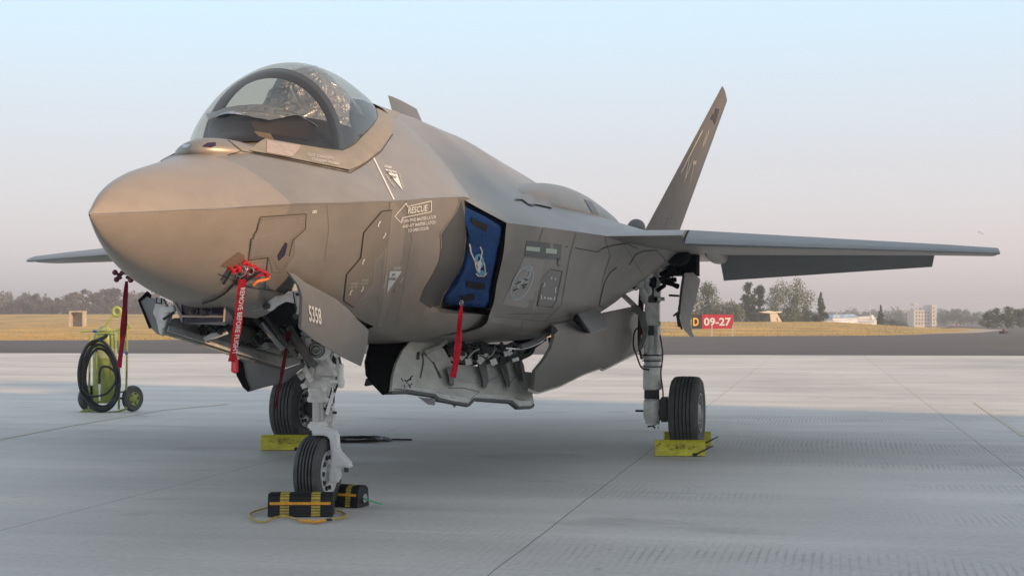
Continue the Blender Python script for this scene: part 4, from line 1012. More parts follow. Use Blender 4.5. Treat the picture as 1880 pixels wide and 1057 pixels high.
NB=[(440,592),(470,574),(500,564),(545,540),(556,560),(556,605),(600,640),(558,664),(500,645),(446,628)]
pipes(NB,3.7,60,1,mat=DGREY); pipes(NB,3.5,26,2,mat=BAYD); pipes(NB,3.5,10,3,mat=GGREY,r=(.004,.009))
# near nose gear door with its number
DX=plane3(U(540,512,('X',.56)),U(655,585,('X',.62)),U(600,640,('X',.52)))
dpx=[(529,499.5),(541,503),(563,520),(590,534),(617,549),(640,568),(657,587),(677,605.5),(675,630),(663,672),(632,657),(600,638),(575,622),(553,603.5),(554,570),(555,545),(549,525),(541,514)]
ngd=part('nose_gear_door',plate(dpx,DX,.02,.003,bulge=.02),JETL,angle=30)
ds=Skin(); ds.add(ngd); ds.done()
obj('door_number',dtext('5358',(577.5,577.5),(23,7),(-2,-30),ds,.005,bold=.02),WHITE,ngd)
bm=plate([(529,499.5),(506,521),(508,535),(519,539),(535,524),(541,514)],('Y',1.66),.03); part('door_edge',bm,M('edge_black_blue',(.012,.017,.02),.6),ngd)
# white hinge arms
bm=plate([(541,516),(549,521),(553,531),(552,545),(556,560),(553,585),(546,586),(541,580),(545,565),(542,557),(522,553),(505,562),(496,571),(489,570),(485,562),(489,555),(500,545),(504,541),(512,543),(522,540),(534,531)],('Y',1.74),.05,.007)
part('door_hinge',bm,GWHITE)
bm=bmesh.new()
for u,v,r_ in ((490,561.5,.022),(544,581,.016),(547,540,.010),(534,532,.010)): c=U(u,v,('Y',1.725)); cyl(bm,c,c-Vector((0,.02,0)),r_)
tube(bm,[U(u,v,('Y',1.725)) for u,v in ((538,535),(544,573))],.004,5); part('hinge_bolt',bm,DGREY)
bm=plate([(478,558),(500,541),(504,532),(512,532),(510,540),(490,553),(482,566),(460,572),(470,562)],('Y',1.85),.04,.004); part('door_hinge',bm,BAYW)
# big far-side door (inner face)
FD=plane3(U(301,603,('X',-.48)),U(555,668,('X',-.40)),U(440,600,('X',-.52)))
bm=plate([(301,590),(322,583),(372,582),(405,590),(445,590),(500,612),(556,640),(557,664),(518,677),(470,664),(417,648),(360,629),(301,611)],FD,.02,.004)
fd=part('nose_gear_door',bm,BAYW,angle=30)
ly=(FD[0],FD[1])
bm=bmesh.new()
bm=plate([(303,601),(420,635),(518,662),(556,652),(557,664),(518,677),(417,648),(301,611)],FD,.006,off=.03); merge(bm,plate([(466,634),(508,645),(509,652),(466,641)],FD,.02,.003,off=.03)); merge(bm,plate([(470,608),(480,611),(480,624),(470,621)],FD,.006,off=.03)); obj('stiffener',bm,GGREY,fd)
bm=bmesh.new()
for i in range(26):
    u=455+i*3.6; v=637+i*.95; c=U(u,v,FD)+Vector((.035,-.03,0)); box(bm,c,(.008,.008,.004))
tube(bm,smoothpts([U(u,v,FD)+Vector((.04,-.04,0)) for u,v in ((425,628),(432,634),(438,627),(444,634),(452,629),(456,636),(470,637))],3),.006,6)
obj('latch_chain',bm,BLK,fd)
pipes([(372,596),(420,592),(425,605),(400,615),(372,612)],2.5,30,5,mat=BLK,par=fd,name='latch'); bm=plate([(372,620),(388,611),(415,608),(417,613),(395,621),(376,625)],('Y',2.4),.03,.004); obj('latch_arm',bm,GGREY,fd)
bm=plate([(433,660),(442,657),(520,678),(556,665),(557,672),(520,702),(478,712),(455,719),(447,711),(436,690)],('Y',3.4),.05,.008); part('bay_fairing',bm,M('fairing_dark',(.12,.125,.125),.42,.2,.1,5))
bm=plate([(438,660),(444,664),(449,692),(457,712),(455,719),(446,711),(434,689),(432,668)],('Y',3.38),.02); part('bay_fairing_edge',bm,BLACK)
# far forward door leaf and its brackets
bm=plate([(256,552),(269,541),(275,546),(300,552),(316,575),(312,590),(299,612),(289,614),(275,600),(266,580)],('Y',2.05),.02,.003); fl=part('nose_gear_door',bm,M('leaf_grey',(.22,.225,.225),.5,.1,.15,6))
bm=plate([(253,551),(269.5,534.5),(276,541),(275,547),(269,543),(257,553),(277,601),(273.5,603)],('Y',2.04),.02); obj('seal',bm,BLACK,fl)
bm=plate([(288,545),(300,548),(310,575),(304,590),(299,617),(292,612),(286,585),(280,575)],('Y',2.02),.03,.004); merge(bm,plate([(292,566),(318,560),(322,572),(298,576)],('Y',1.98),.03,.005)); obj('bracket',bm,GGREY,fl)
bm=bmesh.new(); tube(bm,[U(u,v,('Y',1.97)) for u,v in ((300,586),(320,573))],.009,6); tube(bm,[U(u,v,('Y',2.0)) for u,v in ((288,546),(287,556),(296,557),(297,547))],.006,6); obj('rod',bm,BLK,fl)
bm=plate([(275,600),(289,613),(299,617),(304,596),(288,590)],('Y',2.08),.02); obj('tan_bracket',bm,M('primer_tan',(.42,.33,.25),.6),fl)
# targeting window under the nose (faceted box)
F_=('Y',1.72)
def quad(pts,mat,name,par): bm=bmesh.new(); fillpoly(bm,pts); return obj(name,bm,mat,par,smooth=False)
E={ 'a':U(316,546,('Y',1.80)),'b':U(331,548.5,('Y',1.74)),'c':U(335,580,('Y',1.72)),'d':U(333.5,593.5,('Y',1.74)),'e':U(415,557,('Y',1.62)),'f':U(411.5,590.5,('Y',1.60)),'g':U(441,564,('Y',2.0)),'h':U(448,580,('Y',2.1)),'i':U(380,597,('Y',1.9)),'j':U(414,597,('Y',1.9))}
WG=M('sapphire_window',(.020,.017,.035),.1,.0,spec=.35)
bm=bmesh.new()
for q in (('a','b','c'),('a','c','d'),('e','g','h','f'),('d','f','h','j')):
    fillpoly(bm,[E[k] for k in q])
fillpoly(bm,[E['b'],E['e'],U(440,555,('Y',2.3)),U(325,538,('Y',2.3))]); fillpoly(bm,[E['a'],E['d'],U(345,598,('Y',2.6)),U(318,560,('Y',2.6))])
ew=part('targeting_window',bm,M('window_blue_grey',(.10,.11,.14),.3,.2),smooth=False)
quad([E['b'],E['e'],E['f'],E['d'].lerp(E['f'],.04)],WG,'window_pane',ew)
bm=bmesh.new()
for L_ in (('a','d'),('b','c')): pass
for seq in ([E['a'],E['c'],U(411.8,581,('Y',1.595)),],[U(414,557,('Y',1.6)),E['f']]): tube(bm,[p+Vector((0,-.006,0)) for p in seq],.007,4)
obj('window_frame',bm,M('window_edge_tan',(.42,.34,.27),.5),ew)
c=[U(357,573,('Y',1.712)),U(377,572,('Y',1.70))]
bm=bmesh.new()
for u,v,r_ in ((358,571,.022),(381,571,.032)): cc_=U(u,v,('Y',1.655 if u>370 else 1.69))+Vector((0,-.012,0)); tube(bm,[cc_+Vector((math.cos(a)*r_,0,math.sin(a)*r_)) for a in [i*math.pi/10 for i in range(20)]],.005,6,True)
box(bm,U(349,574,('Y',1.675)),(.012,.004,.022)); 
obj('lens_ring',bm,M('lens_tan',(.10,.07,.06),.4),ew)
# ---- weapon bay
WB=[(690,628),(760,618),(850,632),(900,640),(960,622),(1000,600),(1010,625),(960,672),(900,668),(860,670),(780,690),(720,690)]
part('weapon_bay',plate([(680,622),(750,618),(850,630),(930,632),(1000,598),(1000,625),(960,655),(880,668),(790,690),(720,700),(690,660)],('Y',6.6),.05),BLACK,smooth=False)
PB=[(815,628),(900,636),(960,640),(950,660),(880,668),(830,668)]
pipes(PB,5.6,60,21,mat=DGREY); pipes(PB,5.4,36,22,mat=BAYD); pipes(PB,5.3,20,24,mat=GGREY,r=(.004,.008)); pipes([(800,622),(960,630),(960,645),(830,650)],5.2,40,23,mat=BLK)
# front black panel
part('bay_door_front',plate([(681,621),(754,622),(735,660),(730,680),(724,719),(704,722),(686,703),(673,685.5),(671,661)],plane3(U(681,621,('Y',4.5)),U(754,622,('Y',4.7)),U(704,722,('Y',4.3))),.03,.004,bulge=.05),BLACK,angle=30)
part('door_bracket',plate([(672,694),(680,695),(683,701),(686,706),(671,709),(668,707)],('Y',4.5),.03,.004),DGREY)
DI=plane3(U(754,628,('Y',4.6)),U(719,719,('Y',4.2)),U(979,746,('Y',6.0)))
ipx=[(753,627),(800,630),(815,640),(830,668),(880,672),(925,660),(955,652),(962,670),(964,682),(976,683),(979,700),(978,725),(981,740),(976,746),(951,747),(939,736),(905,733.5),(871,731.5),(860,742),(830,738),(803,731),(797,724),(750,717),(719,718),(722,690),(728,667),(740,642)]
dr=part('weapon_bay_door',plate(ipx,DI,.025,.003,bulge=-.05,bn=12),BAYW,angle=25)
part('door_rim',plate([(719,717.5),(750,716.5),(798,723.5),(805,730),(830,736),(860,741),(871,730.5),(939,735),(951,746),(976,745),(979,741),(980,744),(977,749),(951,750),(938,739.5),(871.5,734.5),(861,745.5),(803,735),(796,728),(750,721.5),(717,722.5)],DI,.04,off=.01),M('rim_dark',(.08,.08,.075),.6),dr)
ds2=Skin(); ds2.add(dr); ds2.done()
obj('door_flange',dpoly([[(724,712),(760,711),(800,716),(808,722),(834,727),(860,731),(872,722),(905,724),(940,726),(952,735),(974,735),(976,744),(953,745),(940,734),(905,731.5),(871,729.5),(860,740),(832,736),(804,729),(797,722),(750,715)]],ds2,.004,10),M('flange_pale',(.52,.52,.48),.5,0,.15,9),dr)
obj('door_shade_panel',dpoly([[(830,676),(877,680),(880,705),(834,700)],[(888,680),(915,678),(922,703),(892,703)],[(930,676),(943,672),(948,695),(936,700)]],ds2,.003,8),M('inner_skin_shade',(.35,.35,.32),.45,0,.2,7),dr)  # darker fields between the ribs: shading painted onto the door
def rib(pL,pR,mat,name='rib'):
    bm=bmesh.new(); A=smoothpts([Vector((a,b,0)) for a,b in pL],4); B=smoothpts([Vector((a,b,0)) for a,b in pR],4); prev=None
    for a,b in zip(A,B):
        def at(p): return (ds2.hit(p.x,p.y,0) or U(p.x,p.y,DI))
        q=at(a),at(b); nn=Vector((.3,-.9,.1)).normalized()
        row=[bm.verts.new(x) for x in (q[0],q[0]+nn*.075,q[1]+nn*.075,q[1])]
        if prev:
            for k in range(3): bm.faces.new((prev[k],prev[k+1],row[k+1],row[k]))
            f_=None
        prev=row
    return obj(name,bm,mat,dr,angle=40)
rib([(818,676),(822,690),(824,705)],[(830,672),(831,690),(832,707)],BAYD)
rib([(875,664),(880,682),(885,700),(885,711)],[(890,664),(893,684),(895,700),(891,711)],BAYD)
rib([(913,662),(918,680),(926,700),(927,709)],[(924,662),(930,680),(934,700),(935,709)],BAYD)
rib([(942,660),(946,680),(953,697)],[(951,660),(955,680),(959,699)],BAYD)
rib([(820,616),(815,626),(806,634),(788,641),(777,646)],[(819,617),(820,628),(812,637),(793,646),(782,651)],M('rib_pale',(.30,.30,.26),.5,0,.15,9),'hinge_arm')
rib([(957,635),(952,642),(940,650),(925,660)],[(958,640),(958,650),(944,657),(930,666)],BAYD,'hinge_arm'); rib([(980,632),(970,646),(955,652),(944,655)],[(982,637),(975,652),(960,660),(952,665)],BAYD,'hinge_arm')
bm=merge(merge(dline([[(775,650),(777,664),(774,680),(771,694)],[(742,697),(748,700)],[(795,664),(808,694)]],2,ds2,.006),dpoly([[(765,646),(770,646),(769,660),(764,660)]],ds2,.006)),bmesh.new()); obj('door_marking',bm,LINE,dr)
bm=dline([[(722,714),(800,719),(835,731),(862,735),(872,725),(940,729),(975,738)],[(780,650),(797,668),(812,694)],[(822,712),(850,712),(880,719),(865,731)],[(895,700),(915,690)],[(935,705),(945,690)]],1.2,ds2,.004); obj('door_crease',bm,BAYD,dr)
bm=bmesh.new(); clut(bm,ds2.hit(742,704,.03) or U(742,704,DI),(.035,.02,.05),9,3); obj('latch',bm,DGREY,dr)
part('door_probe',merge(plate([(767,728),(775,730),(800,731),(797,744),(785,742)],('Y',4.7),.02),plate([(829,742),(838,743),(834,748)],('Y',5.2),.02)),M('probe_grey',(.30,.29,.31),.5),dr)
# outer grey door
opx=[(1018,596),(1050,588),(1100,577),(1163,564),(1176,572),(1183,590),(1186,606),(1181,622),(1175,644),(1160,651),(1110,677),(1108,673),(1072,686),(1030,707),(991,719),(980,715),(983,681),(1000,660),(1012,640),(1018,618)]
DO=plane3(U(1018,600,('X',1.30)),U(1175,600,('X',1.62)),U(1000,715,('X',1.22)))
do=part('weapon_bay_door',plate(opx,DO,.03,.004,bulge=.20,bn=16),M('door_paint_grey',(.165,.155,.14),.42,.25,.08,4),angle=35)
ods=Skin(); ods.add(do); ods.done()
part('door_rim',plate([(980,714),(991,718),(1030,706),(1072,685),(1108,672),(1110,676),(1175,643),(1177,648),(1111,681.5),(1108.5,677),(1073,690),(1030,712),(991,724),(979,719)],DO,.03,off=-.02),GGREY,do)
part('door_flap',plate([(1061,576),(1099,569),(1113,584),(1117,600),(1084,609)],plane3(U(1061,576,('X',1.46)),U(1113,570,('X',1.58)),U(1084,609,('X',1.66))),.02,.003),JETL,do)
part('door_flap_recess',plate([(1058,579),(1063,576),(1086,610),(1078,611),(1066,598),(1056,588)],('X',1.46),.02),BLACK,do)
bm=bmesh.new(); clut(bm,U(1012,607,('X',1.27)),(.05,.08,.09),16,8); c=U(1012,606,('X',1.3)); cyl(bm,c,c+Vector((.03,-.03,0)),.03); tube(bm,smoothpts([U(u,v,('X',1.25)) for u,v in ((1018,590),(1008,602),(995,618),(975,630),(955,636))],3),.02,7); part('door_actuator',bm,BLK,do)
tube_=bmesh.new(); tube(tube_,smoothpts([U(u,v,('X',1.24)) for u,v in ((1010,607),(1000,622),(985,632),(960,640),(930,639))],4),.006,6); part('bay_seal',tube_,GGREY,do)
part('weapon_bay_door',plate([(1158,560),(1172,562),(1184,578),(1190,602),(1186,622),(1178,642),(1172,640),(1180,610),(1172,580),(1160,570)],('Y',8.6),.03,.003),BAYD)
# ================================================================ CHOCKS
def chock(name,label,base,px_w,dirv,h,w,mat,group,scuff=False,rope=None):
    t_=thing(name,label,'wheel chock',base,group); d=Vector(dirv).normalized(); nrm=Vector((-d.y,d.x,0)); bm=bmesh.new()
    prof=[(-w*.5,0),(-w*.42,h*.85),(-w*.28,h),(w*.28,h),(w*.42,h*.85),(w*.5,0)]
    A=[bm.verts.new(Vector(base)-d*px_w/2+nrm*a+Vector((0,0,b+.009))) for a,b in prof]; B=[bm.verts.new(Vector(base)+d*px_w/2+nrm*a+Vector((0,0,b+.009))) for a,b in prof]
    for i in range(6): bm.faces.new((A[i],A[(i+1)%6],B[(i+1)%6],B[i]))
    bm.faces.new(A[::-1]); bm.faces.new(B); bevel(bm,.006,2); obj('block',bm,mat,t_); return t_,d,nrm
YG='yellow chocks at the main wheels'
def ychock(label,base,L_,dirv,h=.15,w=.17):
    t_,d,nn=chock('wheel_chock',label,base,L_,dirv,h,w,YEL,YG)
    b=Vector(base); bm=bmesh.new(); g=random.Random(int(b.x*100))
    for k in range(26):
        c=b-nn*(w*.455)+Vector((0,0,h*g.uniform(.50,.95)))+d*g.gauss(0,.07); f=fillpoly(bm,[c+d*a*g.uniform(.5,1.6)*.02-nn*.004+Vector((0,0,z*.012)) for a,z in ((-1,0),(0,-1),(1,0),(0,1))])
    for v in bm.verts: v.co+= -nn*( .0)
    obj('scuff_marks',bm,YELD,t_,smooth=False)
    bm=bmesh.new(); e=b+d*L_*.28-nn*w*.55+Vector((0,0,.02)); tube(bm,smoothpts([e,e+d*.06+Vector((0,0,.03)),e+d*.13+nn*.03+Vector((0,0,.06)),e+d*.19+nn*.12+Vector((0,0,.08))],4),.008,6); cyl(bm,e-d*.02,e+d*.02,.018); obj('rope',bm,BLK,t_)
fd_=(RT*1+F0*-.02)
ychock('yellow wooden chock in front of the near right main wheel',G(1250,838)+F0*.09,.50,fd_)
ychock('yellow wooden chock behind the near right main wheel, mostly hidden by the tyre',G(1266,829)+F0*.75+RT*.06,.50,fd_)
ychock('scuffed yellow wooden chock in front of the main wheel behind the nose strut',G(521,827)+F0*.09,.48,fd_)
def bchock(label,base,L_,dirv,h,w):
    t_,d,nn=chock('wheel_chock',label,base,L_,dirv,h,w,CHBLK,'striped rubber chocks at the nose wheel'); b=Vector(base)
    bm=bmesh.new()
    prof=[(-w*.5,0),(-w*.42,h*.85),(-w*.28,h),(w*.28,h),(w*.42,h*.85),(w*.5,0)]
    def onp(s,o_=.0):  # s along front/top profile 0..1
        P=[Vector((a,b_)) for a,b_ in prof]; Ls=[(P[i+1]-P[i]).length for i in range(5)]; tt=s*sum(Ls)
        for i in range(5):
            if tt<=Ls[i] or i==4:
                q=P[i].lerp(P[i+1],min(1,tt/Ls[i])); e=(P[i+1]-P[i]).normalized(); nn_=Vector((-e.y,e.x)); q=q+nn_*o_; return nn*q.x+Vector((0,0,q.y+.009))
            tt-=Ls[i]
    for k in range(22):
        s=k/22+.01; tube(bm,[b-d*(L_/2-.006)+onp(s,.002),b+d*(L_/2-.006)+onp(s,.002)],.0035,5)
    obj('tread',bm,CHBLK,t_)
    for name,rng,mat in (('yellow_stripe',((-.31,-.17),(.17,.31)),CHYEL),):
        bm=bmesh.new()
        for a,c in rng:
            for k in range(22):
                s=k/22+.004; s2=s+.034; fillpoly(bm,[b+d*L_*a+onp(s,.0065),b+d*L_*c+onp(s,.0065),b+d*L_*c+onp(s2,.0065),b+d*L_*a+onp(s2,.0065)])
        obj(name,bm,mat,t_,smooth=False)
    bm=bmesh.new(); fillpoly(bm,[b+d*L_*a+onp(s,.009) for a,s in ((-.47,.19),(.47,.19),(.47,.235),(-.47,.235))]); obj('orange_stripe',bm,CHORA,t_,smooth=False)
    return t_,d,nn
t_,d,nn=bchock('black rubber chock with yellow bands in front of the nose wheel, roped',G(550,950)+F0*.09,.445,RT+F0*.03,.15,.17)
bm=bmesh.new(); z_=.02
rp=smoothpts([G(492,931,z_),G(470,937,z_),G(458,944,z_),G(468,955,z_),G(488,957,z_),G(505,949,z_),G(530,948,z_),G(552,955,z_),G(580,957,z_),G(606,953,z_),G(628,950,z_),G(636,944,z_),G(622,937,z_),G(610,935,z_)],6)
tube(bm,rp,[.007+.0014*math.sin(i*2.2) for i in range(len(rp))],7); obj('rope',bm,ROPE,t_)
bm=bmesh.new(); tube(bm,[G(553,955,.022),G(580,957.5,.022),G(597,954.5,.022)],.011,8); obj('rope_sleeve',bm,CHORA,t_)
bm=bmesh.new(); tube(bm,[G(597,954,.022),G(608,953,.022)],.010,8); obj('rope_tape',bm,BLK,t_)
t_,d,nn=bchock('black rubber chock with yellow bands behind the nose wheel, green cord at its end',G(628,936)+F0*.22,.30,RT*.9+F0*-.42,.145,.17)
b=Vector(t_.location); e=b+d*.155+Vector((0,0,.07)); bm=bmesh.new(); cyl(bm,e-d*.01,e+d*.012,.032); obj('end_ring',bm,STEEL,t_)
bm=bmesh.new(); tube(bm,smoothpts([e,e+d*.05+Vector((0,-.03,-.01)),e+d*.16+Vector((0,-.02,-.035))],4),.006,6); obj('rope',bm,GROPE,t_)
# cable coil on ground
bm=bmesh.new(); c=G(655,808.5); pts=[]
for i in range(150):
    a=i*.21; rr=.20+.16*(i/150)+.012*math.sin(i*.7); pts.append(c+RT*(math.cos(a)*rr*1.15)+F0*(math.sin(a)*rr*1.1)+Vector((0,0,.015+.012*(i%7)/7)))
pts+=[c+RT*.62+Vector((0,0,.012))]
tube(bm,pts,.010,6); tag(obj('cable_coil',bm,BLK),'flat coil of black cable lying on the concrete under the jet','cable coil')
# ================================================================ EXTINGUISHER
eg=thing('fire_extinguisher_cart','lime green wheeled fire extinguisher with black hose on the apron at left','fire extinguisher',G(200,757))
ZB=G(200,757); D0=(ZB-CP).dot(F0)
def K(u,v,dz=0):
    """point on the cart's upright plane, dz metres further away"""
    return U(u,v,(CP+F0*(D0+dz),F0))
bm=bmesh.new(); c=K(192,750,.30); c.z=.13
lathe(bm,[(.001,0),(.16,.01),(.175,.05),(.175,.93),(.165,1.02),(.13,1.09),(.06,1.13),(.05,1.15),(.001,1.15)],(c.x,c.y,.12),(0,0,1),32); obj('tank',bm,LIME,eg)
bm=bmesh.new(); lathe(bm,[(.179,0),(.179,.14)],(c.x,c.y,.80),(0,0,1),32); obj('tank_label',bm,M('label_pale',(.42,.46,.25),.5),eg)
bm=bmesh.new()
for L_ in ([(165,616),(165,640),(164,700),(163,752)],[(177,615),(177,700)],[(219,606),(219,690),(218,751)],[(233,601),(233,660),(231,749)],[(148,609),(165,607.5),(200,608),(222,604),(236,602),(238,599),(234,594)],[(147,757),(165,757.5),(205,757),(232,750),(229,746)],[(147,757),(155,753),(180,752)],[(192,600),(205,583),(209,579)]):
    tube(bm,smoothpts([K(u,v,.05) for u,v in L_],4),.016,8)
tube(bm,smoothpts([K(219,719,.1),K(231,719,.1),K(240,719,.2)],2),.014,8)
c=K(214.5,572,.05); tube(bm,[c+RT*math.cos(a)*.055+Vector((0,0,math.sin(a)*.06)) for a in [i*math.pi/12 for i in range(24)]],.026,8,True)
obj('frame',bm,LIME,eg)
bm=bmesh.new(); tube(bm,[K(171,608,.05),K(178,608,.05)],.021,8); tube(bm,[K(232.5,645,.05),K(232.5,651,.05)],.021,8); obj('tape_band',bm,BTAPE,eg)
bm=bmesh.new(); g=random.Random(8)
for k in range(5):
    q=g.uniform(-2.5,2.5); pp=[]
    for i in range(48):
        a=i/48*2*math.pi; ru=38-k*2.2+q*.3; rv=65-k*2.5+q
        pp.append(K(182+k*.8+ru*math.cos(a)*(1-.10*math.sin(a)),688+k*1.2-rv*math.sin(a)*1.0+ru*.18*math.cos(a),-.10+.02*k))
    tube(bm,pp,.021,8,True)
tube(bm,smoothpts([K(u,v,-.12) for u,v in ((150,712),(160,724),(175,727),(195,722),(208,708),(213,694),(209,681),(198,673),(187,674),(183,684),(182,704))],4),.018,8)
tube(bm,smoothpts([K(u,v,-.06) for u,v in ((196,613),(193,618),(180,624),(165,632))],4),.028,8)
obj('hose',bm,M('hose_black',(.012,.013,.018),.35),eg)
bm=bmesh.new(); cyl(bm,K(183,705,-.12),K(183,716,-.12),.022); cyl(bm,K(183,716,-.12),K(183,735,-.12),.014); obj('nozzle',bm,GGREY,eg)
bm=bmesh.new(); tube(bm,smoothpts([K(u,v,.02) for u,v in ((182,603),(186,600),(194,600),(196,605),(190,607),(183,606))],3),.006,6); obj('gauge_wire',bm,STEEL,eg)
for u,v in ((243.5,719.5),(163,719)):
    c=K(u,v,.32 if u<200 else .18); wn=bmesh.new(); ax=(RT*.86-F0*.5).normalized()
    lathe(wn,[(.10,-.035),(.13,-.05),(.175,-.05),(.19,-.03),(.195,0),(.19,.03),(.175,.05),(.13,.05),(.10,.035)],(c.x,c.y,.20),ax,32); wo=obj('wheel',wn,TYRE,eg)
    wn=bmesh.new(); lathe(wn,[(.105,.03),(.10,.045),(.07,.03),(.05,.04),(.03,.06),(.001,.06)],(c.x,c.y,.20),ax,24); lathe(wn,[(.105,-.03),(.10,-.045),(.07,-.03),(.001,-.05)],(c.x,c.y,.20),ax,24); obj('hub',wn,LIME,wo)
    wn=bmesh.new(); 
    for k in range(5):
        a=k*2*math.pi/5; q=ax.to_track_quat('Z','Y').to_matrix(); p=Vector((c.x,c.y,.20))+q@Vector((math.cos(a)*.08,math.sin(a)*.08,.034)); cyl(wn,p,p+ax*.008,.016,seg=8)
    obj('hub_hole',wn,BLK,wo)
bm=bmesh.new(); a=K(163,719,.32);b=K(243,719,.18); cyl(bm,(a.x,a.y,.2),(b.x,b.y,.2),.016); obj('axle',bm,DGREY,eg)
# ================================================================ FAR FIELD
sg=thing('taxiway_sign','red and black taxiway sign reading D 09-27 on two posts in the dry grass','sign',G(1305,617))
SD=(G(1305,617)-CP).dot(F0); SP_=(CP+F0*SD,F0)
obj('sign_panel',plate([(1270,577),(1346,577.5),(1346,603),(1270,603.5)],SP_,.15,.01),SIGNR,sg)
obj('sign_panel',plate([(1270.3,577.3),(1289,577.3),(1289,603.2),(1270.3,603.2)],(CP+F0*(SD-.01),F0),.01),SIGNK,sg)
def st(txt,u0,u1,v0,v1,mat,b=.03):
    pl=(CP+F0*(SD-.035),F0); a=U(u0,v1,pl);c=U(u1,v1,pl);e=U(u0,v0,pl); m=(U((u0+u1)/2,(v0+v1)/2,pl)); obj('sign_lettering',text3(txt,m,c-a,e-a,b),mat,sg,smooth=False)
st('D',1272.5,1283,583,598,SIGNY); st('09-27',1292,1342,583,598,WHITE)
bm=bmesh.new()
for u in (1307,1345): p=G(u,617); box(bm,(p.x,p.y,.45),(.12,.12,1.1))
obj('post',bm,M('post_pale',(.5,.42,.36),.6),sg)
# weathered open box in the left field
Z_=205; bx=CW((143-940)/2890*Z_,Z_,0); k=Z_/2890; h0=terr((143-940)/2890*Z_,Z_)
tb=thing('utility_shelter','small open fronted weathered concrete shelter in the grass at left','shelter',(bx.x,bx.y,h0))
bm=bmesh.new(); RM=Matrix((RT,F0,Vector((0,0,1)))).transposed()
def lb(bm,x,y,z,sx,sy,sz,o=bx,hh=h0): box(bm,Vector((o.x,o.y,hh+z))+RT*x+F0*y,(sx,sy,sz),RM)
lb(bm,-.85,0,.9,.28,1.4,1.9); lb(bm,.85,0,.9,.18,1.4,1.9); lb(bm,0,0,1.92,1.96,1.5,.16); lb(bm,0,.62,.9,1.5,.1,1.8)
obj('walls',bm,CONBOX,tb,smooth=False)
# edge marker lights
mk=thing('taxiway_edge_light','dark low edge light on a disc at the far right of the tarmac','marker light',G(1843,612.5))
bm=bmesh.new(); p=G(1843,612.5); s=(p-CP).dot(F0)/2890; lathe(bm,[(.001,.3),(8*s,.26),(8.5*s,.05),(8.5*s,0)],(p.x,p.y,0.01),(0,0,1),20); obj('base',bm,M('marker_dark',(.03,.025,.022),.7),mk)
bm=bmesh.new(); lathe(bm,[(1*s,.2),(1.0*s,4*s),(2.2*s,5*s),(2.2*s,8*s),(.001,9.5*s)],(p.x,p.y,.05),(0,0,1),14); obj('lamp_body',bm,M('marker_red_brown',(.18,.05,.03),.6),mk)
p=G(1757,598.9); s=(p-CP).dot(F0)/2890
bm=bmesh.new(); lathe(bm,[(1.2*s,0),(1.0*s,3*s),(1.8*s,3.5*s),(1.8*s,5.5*s),(.001,6.5*s)],(p.x,p.y,.0),(0,0,1),12); tag(obj('marker_post',bm,M('marker_orange',(.30,.08,.03),.6)),'tiny orange brown marker standing at the grass edge near the far building','marker light')
# ---- trees
LG=[leafmat('leaf_green',(.075,.115,.032),(.030,.050,.016)),leafmat('leaf_olive',(.125,.155,.045),(.055,.075,.022)),leafmat('leaf_dark',(.040,.065,.022),(.018,.032,.012)),leafmat('leaf_dusty',(.17,.13,.10),(.08,.065,.05)),leafmat('leaf_greybrown',(.13,.105,.09),(.06,.05,.045))]
def crownmesh(kind,seed,nl,leaf):
    g=random.Random(seed); bm=bmesh.new(); cl=[]
    if kind=='round':
        for i in range(g.randint(16,20)):
            a=g.uniform(0,6.28); r=g.uniform(0,.36); z=g.uniform(.16,.95); r*=(1.15-abs(z-.55)*1.2); cl.append((Vector((math.cos(a)*r,math.sin(a)*r,z)),g.uniform(.11,.22)))
    elif kind=='tall':
        for i in range(18):
            z=g.uniform(.18,.97); r=g.uniform(0,.22)*(1.2-z); a=g.uniform(0,6.28); cl.append((Vector((math.cos(a)*r,math.sin(a)*r,z)),g.uniform(.05,.12)))
    elif kind=='conifer':
        for i in range(46):
            z=.08+.9*(i/46); r=.19*(1-z)*g.uniform(.4,1.15); a=g.uniform(0,6.28); cl.append((Vector((math.cos(a)*r,math.sin(a)*r,z)),.03+.06*(1-z)))
    else: # sparse
        for i in range(22):
            a=g.uniform(0,6.28); r=g.uniform(.05,.42); z=g.uniform(.25,.97); cl.append((Vector((math.cos(a)*r,math.sin(a)*r,z)),g.uniform(.04,.12)))
    tot=sum(c[1]**2 for c in cl)
    for c,r in cl:
        for k in range(int(nl*r*r/tot)):
            d=Vector((g.gauss(0,1),g.gauss(0,1),g.gauss(0,1))).normalized()*r*g.uniform(.45,1.12); p=c+d; s=leaf*g.uniform(.6,1.4)
            e1=Vector((g.gauss(0,1),g.gauss(0,1),g.gauss(0,1))).normalized(); e2=e1.cross(d+Vector((.01,.02,.03))).normalized()
            if kind=='conifer': e1=Vector((d.x,d.y,-.2)).normalized(); e2=e1.cross(Vector((0,0,1))).normalized()
            bm.faces.new([bm.verts.new(p+e1*s),bm.verts.new(p+e2*s*.6),bm.verts.new(p-e1*s),bm.verts.new(p-e2*s*.6)])
    return bm,cl
def trunkmesh(kind,seed,cl):
    g=random.Random(seed+50); bm=bmesh.new(); top=.9 if kind in('conifer','tall') else .62
    pts=[Vector((0,0,-.03)),Vector((g.uniform(-.02,.02),0,.2)),Vector((g.uniform(-.03,.03),g.uniform(-.03,.03),.45)),Vector((0,0,top))]
    sp=smoothpts(pts,3); tube(bm,sp,[.022*(1-.75*i/(len(sp)-1)) for i in range(len(sp))],6)
    if kind!='conifer':
        for c,r in g.sample(cl,min(9,len(cl))):
            s=Vector((0,0,min(c.z*.6,.5))); tube(bm,smoothpts([s,(s+c)/2+Vector((0,0,-.02)),c],2),[.011,.009,.007,.005,.003],5)
    return bm
PROTO={}
